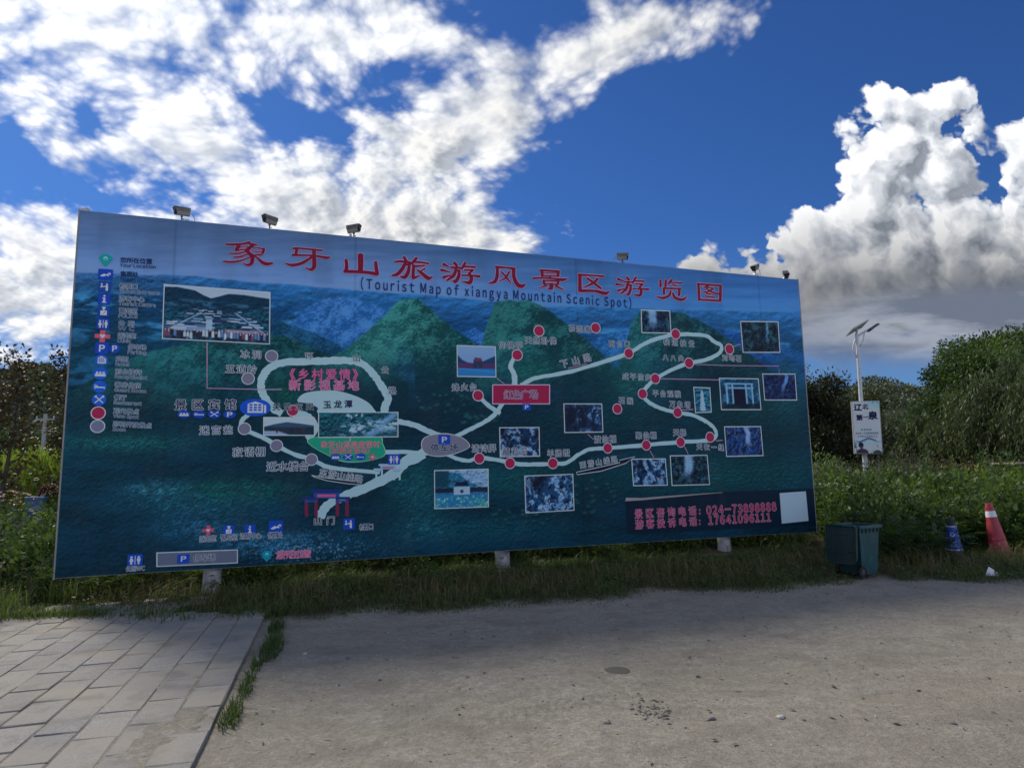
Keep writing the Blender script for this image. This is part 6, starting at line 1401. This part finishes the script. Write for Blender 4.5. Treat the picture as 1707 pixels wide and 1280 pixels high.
def on_cone(shapes_xy, z0, h, m, name, yaw=R(-93) - .0, lift=.004):
    """wrap flat outlines on the cone: x in metres along the surface, y up"""
    mb = MB()
    for (V, F) in shapes_xy:
        out = []
        for (x, y) in V:
            z = z0 + y; r_ = pr(z) + lift; a = yaw + math.atan2(tc.location.x, -tc.location.y) * 0 + x / r_; out.append((r_ * math.cos(a), r_ * math.sin(a), z))
        mb.add(out, F)
    return mb.build(name, m, tc)
YAW = math.atan2(-tc.location.y, -tc.location.x)
cir = lambda r_, n=22: [(r_ * math.cos(t), r_ * math.sin(t)) for t in np.linspace(0, 2 * math.pi, n, endpoint=False)]
on_cone([(cir(.036), [tuple(range(22))])], .40, 0, CW, 'cone_emblem', YAW, .004)
star = [((.024 if i % 2 == 0 else .012) * math.sin(i * math.pi / 5), (.024 if i % 2 == 0 else .012) * math.cos(i * math.pi / 5) - .004) for i in range(10)]
on_cone([(star, [tuple(range(10))])], .40, 0, CB, 'emblem_star', YAW, .0065)
V, F = text_local("公安", .05, .11); on_cone([([(a - .055 + d, b_) for a, b_ in V], F) for d in (0,)], .30, 0, CW, 'cone_lettering', YAW, .004); on_cone([([(a - .053, b_) for a, b_ in V], F)], .302, 0, CW, 'cone_lettering', YAW, .0045)
V, F = text_local("POLICE", .045, .13); on_cone([([(a - .065, b_) for a, b_ in V], F)], .235, 0, CW, 'cone_lettering', YAW, .004); on_cone([([(a - .0635, b_) for a, b_ in V], F)], .2365, 0, CW, 'cone_lettering', YAW, .0045)

rg = ground(1668, 925, .05)
rc = thing('traffic_cone', 'red traffic cone with a white band leaning among grass below the bank', 'traffic cone', (rg[0], rg[1], float(terrain(rg[0], rg[1])) - .02)); rc.rotation_euler = (R(-3), R(-5), 0)
CR_ = mat('cone_red', (.42, .035, .06), .5, var=.18, scale=7, dirt=(.16, .08, .06), dirt_amt=.5)
pr2 = lambda z: .165 - .118 * (z / .88)
b = MB(); b.lathe([(.22, 0), (.22, .03), (.20, .05), (.17, .055)], n=32, sqr=.45); b.build('cone_base', CR_, rc)
for (nm, z0, z1, m_, e) in (('cone_body', .056, .66, CR_, 0), ('cone_top', .745, .80, CR_, 0), ('white_band', .655, .75, mat('cone_white', (.72, .74, .78), .4, var=.08), .003)):
    q = MB(); n_ = 6; q.lathe([(pr2(z0 + (z1 - z0) * i / n_) + e, z0 + (z1 - z0) * i / n_) for i in range(n_ + 1)], n=28); q.build(nm, m_, rc, True, auto=50)
q = MB(); q.lathe([(pr2(.30) + .002, .29), (pr2(.30) + .010, .30), (pr2(.30) + .002, .31)], n=28); q.build('cone_ridge', CR_, rc, True)
q = MB(); q.lathe([(pr2(.79), .79), (pr2(.85), .85), (pr2(.88) - .004, .88)], n=28); q.build('cone_tip', CR_, rc, True, auto=50)
q = MB(); q.tube([(-.03, 0, .87), (-.028, 0, .91), (.0, 0, .925), (.028, 0, .91), (.03, 0, .87)], .010, 6); q.build('tip_loop', MAT['black_plastic'], rc, True)

# ------------------------------------------------------------------ small things
lg = ground(1655, 961); MAT['paper'] = mat('paper', (.74, .76, .80), .7, var=.05, scale=20)
p = MB(); z = float(terrain(lg[0], lg[1]))
p.add([(-.11, 0, .01), (.03, -.05, .012), (.14, .04, .016), (-.02, .03, .13), (.02, .09, .03)], [(0, 1, 3), (1, 2, 3), (2, 4, 3), (4, 0, 3)]); o = p.build('paper_litter', MAT['paper']); o.location = (lg[0], lg[1], z)
tag(o, 'crumpled white paper cup lying at the edge of the grass', 'litter')
dg_ = ground(1029, 1119); p = MB(); z = float(terrain(dg_[0], dg_[1]))
p.lathe([(.098, -.03), (.098, .001), (.094, .002), (.001, .002)], n=30); o = p.build('ground_cap', mat('cap', (.085, .08, .07), .8, var=.2, scale=30, bump=.004, bscale=120), None, True, auto=40); o.location = (dg_[0], dg_[1], z + .002)
tag(o, 'small round dark cap set flush in the bare dirt', 'cover')
def stone(r_, s_):
    bm = bmesh.new(); bmesh.ops.create_icosphere(bm, subdivisions=2, radius=1)
    ph = r_.uniform(0, 6, 3)
    for v in bm.verts:
        k = 1 + .22 * math.sin(3 * v.co.x + ph[0]) + .18 * math.sin(4 * v.co.y + ph[1]); v.co = Vector((v.co.x * k * s_, v.co.y * k * s_ * .7, v.co.z * s_ * .38))
    me_ = bpy.data.meshes.new('stone'); bm.to_mesh(me_); bm.free(); return me_
STN = mat('stone_grey', (.14, .135, .13), .85, var=.4, scale=20); STP = mat('stone_pale', (.42, .40, .37), .85, var=.2, scale=20)
r_ = np.random.default_rng(81)
for (px, py, s_, m_, lab) in [(1186, 1197, .030, STN, 'flat dark stone right of the rubble patch'), (1302, 1194, .032, STP, 'pale flat stone in the open dirt'), (508, 1091, .030, STP, 'pale flat stone right of the paving'), (579, 1098, .022, STN, 'small dark stone in the shade right of the paving'), (1647, 1125, .024, STN, 'dark stone near the right edge of the dirt'), (1590, 1207, .024, STN, 'lone dark stone low on the right'), (1012, 1208, .022, STN, 'dark stone left of the rubble patch')]:
    g = ground(px, py); o = obj('stone', stone(r_, s_), None, m_, True); o.location = (g[0], g[1], float(terrain(g[0], g[1])) + s_ * .15); o.rotation_euler = (0, 0, r_.uniform(0, 6)); tag(o, lab, 'stone', 'loose stones on the dirt')
def pebbles(name, label, X, Y, S, m_):
    V = []; F = []; b = 0
    ic = bmesh.new(); bmesh.ops.create_icosphere(ic, subdivisions=1, radius=1); v0 = np.array([v.co[:] for v in ic.verts]); f0 = np.array([[v.index for v in f.verts] for f in ic.faces]); ic.free()
    Z = terrain(X, Y); n_ = len(X)
    ax = r_.uniform(.6, 1.3, (n_, 1, 3)) * np.array([1, 1, .5]); a = r_.uniform(0, 6.28, n_); ca, sa = np.cos(a)[:, None], np.sin(a)[:, None]
    P = v0[None] * ax * (1 + r_.normal(0, .12, (n_, len(v0), 1))) * S[:, None, None]
    P2 = np.stack([P[..., 0] * ca - P[..., 1] * sa + X[:, None], P[..., 0] * sa + P[..., 1] * ca + Y[:, None], P[..., 2] + Z[:, None] + S[:, None] * .1], -1)
    F = (f0[None] + (np.arange(n_) * len(v0))[:, None, None]).reshape(-1, 3)
    return tag(obj(name, mesh(name, P2.reshape(-1, 3), F), None, m_, True), label, kind='stuff')
def in_dirt(n_):
    X = r_.uniform(-3.5, 10, n_); Y = 2.2 + (r_.random(n_) ** .8) * 8.5; ok = (Y < edge_y(X) + .1) & (X > -1.72 - (Y - 3.81) * .272); return X[ok], Y[ok]
X, Y = in_dirt(9000); pebbles('gravel', 'fine gravel scattered over the dirt', X, Y, r_.gamma(1.6, .0017, len(X)) + .0014, mat('dirt_stone', (.17, .155, .13), .9, var=.4, scale=30))
X, Y = in_dirt(4000); pebbles('pale_gravel', 'pale grit scattered over the dirt', X, Y, r_.gamma(1.6, .0014, len(X)) + .0012, STP)
g = ground(1090, 1186); X = r_.normal(g[0], .07, 150) ; Y = r_.normal(g[1], .11, 150); pebbles('rubble', 'patch of dark crumbled rubble in the dirt', X, Y, r_.gamma(2.2, .0026, 150) + .002, mat('rubble_dark', (.15, .135, .115), .9, var=.4, scale=30))
# dark dead leaves and twigs
X, Y = in_dirt(700); n_ = len(X); a = r_.uniform(0, 6.28, n_)
C = np.stack([X, Y, terrain(X, Y) + .006], 1); D = np.stack([np.cos(a), np.sin(a), r_.uniform(-.05, .25, n_)], 1)
lm = leaf_mesh('dead_leaf_litter', [leaf_quads(C, D, rand_unit(n_, r_) * .3 + np.array([0, 0, 1.0]), r_.uniform(.02, .06, n_), r_.uniform(.008, .03, n_), r_.random(n_))], leaf_mat('leaf_dead', (.035, .03, .022), (.16, .13, .09), .1)); tag(obj('dead_leaf_litter', lm), 'dead leaves and bits of straw on the dirt', kind='stuff')

# wooden picnic table on the bank at the right edge
WOOD = mat('grey_wood', (.34, .27, .20), .8, var=.25, scale=12)
tY = 16.5; tx = atx(1712, tY); tz = float(terrain(tx, tY)); zt2 = at_depth(1700, 772, tY)[2] - tz
tb = thing('picnic_table', 'weathered wooden picnic table cut off by the right edge', 'table', (tx, tY, tz), R(8))
for i in range(4):
    p = MB(); p.box((0, -.27 + i * .18, zt2), (1.2, .165, .04)); p.build('plank', WOOD, tb, bevel=.004)
for sx in (-.38, .38):
    for sy in (-1, 1):
        p = MB(); p.tube([(sx, sy * .30, 0), (sx, sy * .12, zt2 - .02)], .045, 6); p.build('leg', WOOD, tb)
p = MB(); p.box((0, 0, zt2 * .45), (.8, .06, .08)); p.build('brace', WOOD, tb)
# blue bin among the flowers on the left
bY = 12.0; bX = atx(63, bY); bz = float(terrain(bX, bY)); ztop = at_depth(63, 828, bY)[2] - bz
bb = thing('blue_bin', 'pale blue plastic bin half hidden by shrubs on the left', 'bin', (bX, bY, bz), R(20))
bb.scale = (.6, .6, 1)
BLM = mat('bin_blue', (.07, .17, .36), .45, var=.15, scale=6, dirt=(.2, .2, .18), dirt_amt=.3)
b = MB(); frustum(b, .31, .31, .42, .42, .0, ztop - .02, cap=False); frustum(b, .29, .29, .40, .40, .02, ztop - .02, cap=False, inner=True); b.build('bin_body', BLM, bb)
for (cx, cy, w, d) in ((0, -.215, .47, .03), (0, .215, .47, .03), (-.22, 0, .03, .40), (.22, 0, .03, .40)):
    r = MB(); r.box((cx, cy, ztop - .02), (w, d, .05)); r.build('rim_side', BLM, bb, bevel=.006)
# utility pole and wires far left
uY = 42; ux = atx(68, uY); up_ = thing('utility_pole', 'pale concrete utility pole behind the corn on the left', 'utility pole', (ux, uY, 0))
zt3 = at_depth(69, 690, uY)[2]
p = MB(); p.tube([(0, 0, -.3), (0, 0, zt3)], [.17, .11], 12); p.build('pole', mat('concrete', (.42, .41, .39), .85, var=.15, scale=4), up_, True, auto=50)
p = MB(); p.box((0, 0, zt3 - .35), (1.3, .09, .09)); p.build('cross_arm', MAT['steel'], up_)
for sx in (-.55, 0, .55):
    p = MB(); p.lathe([(.03, 0), (.05, .04), (.03, .07), (.05, .1), (.02, .15)], (sx, 0, zt3 - .3), 10); p.build('insulator', MAT['white_paint'], up_, True)
for i, py in enumerate((742, 747, 764)):
    a = at_depth(-260, py - 4, uY + .3); b_ = at_depth(190, py + 3, uY + .3); mid_ = (Vector(a) + Vector(b_)) / 2 - Vector((0, 0, .25))
    p = MB(); p.tube(smooth_line([tuple(a), tuple(mid_), tuple(b_)], 8), .018, 5); tag(p.build('power_line', MAT['dark_grey']), ['upper', 'middle', 'lowest'][i] + ' dark power line crossing behind the trees on the left', 'wire', 'power lines on the left')
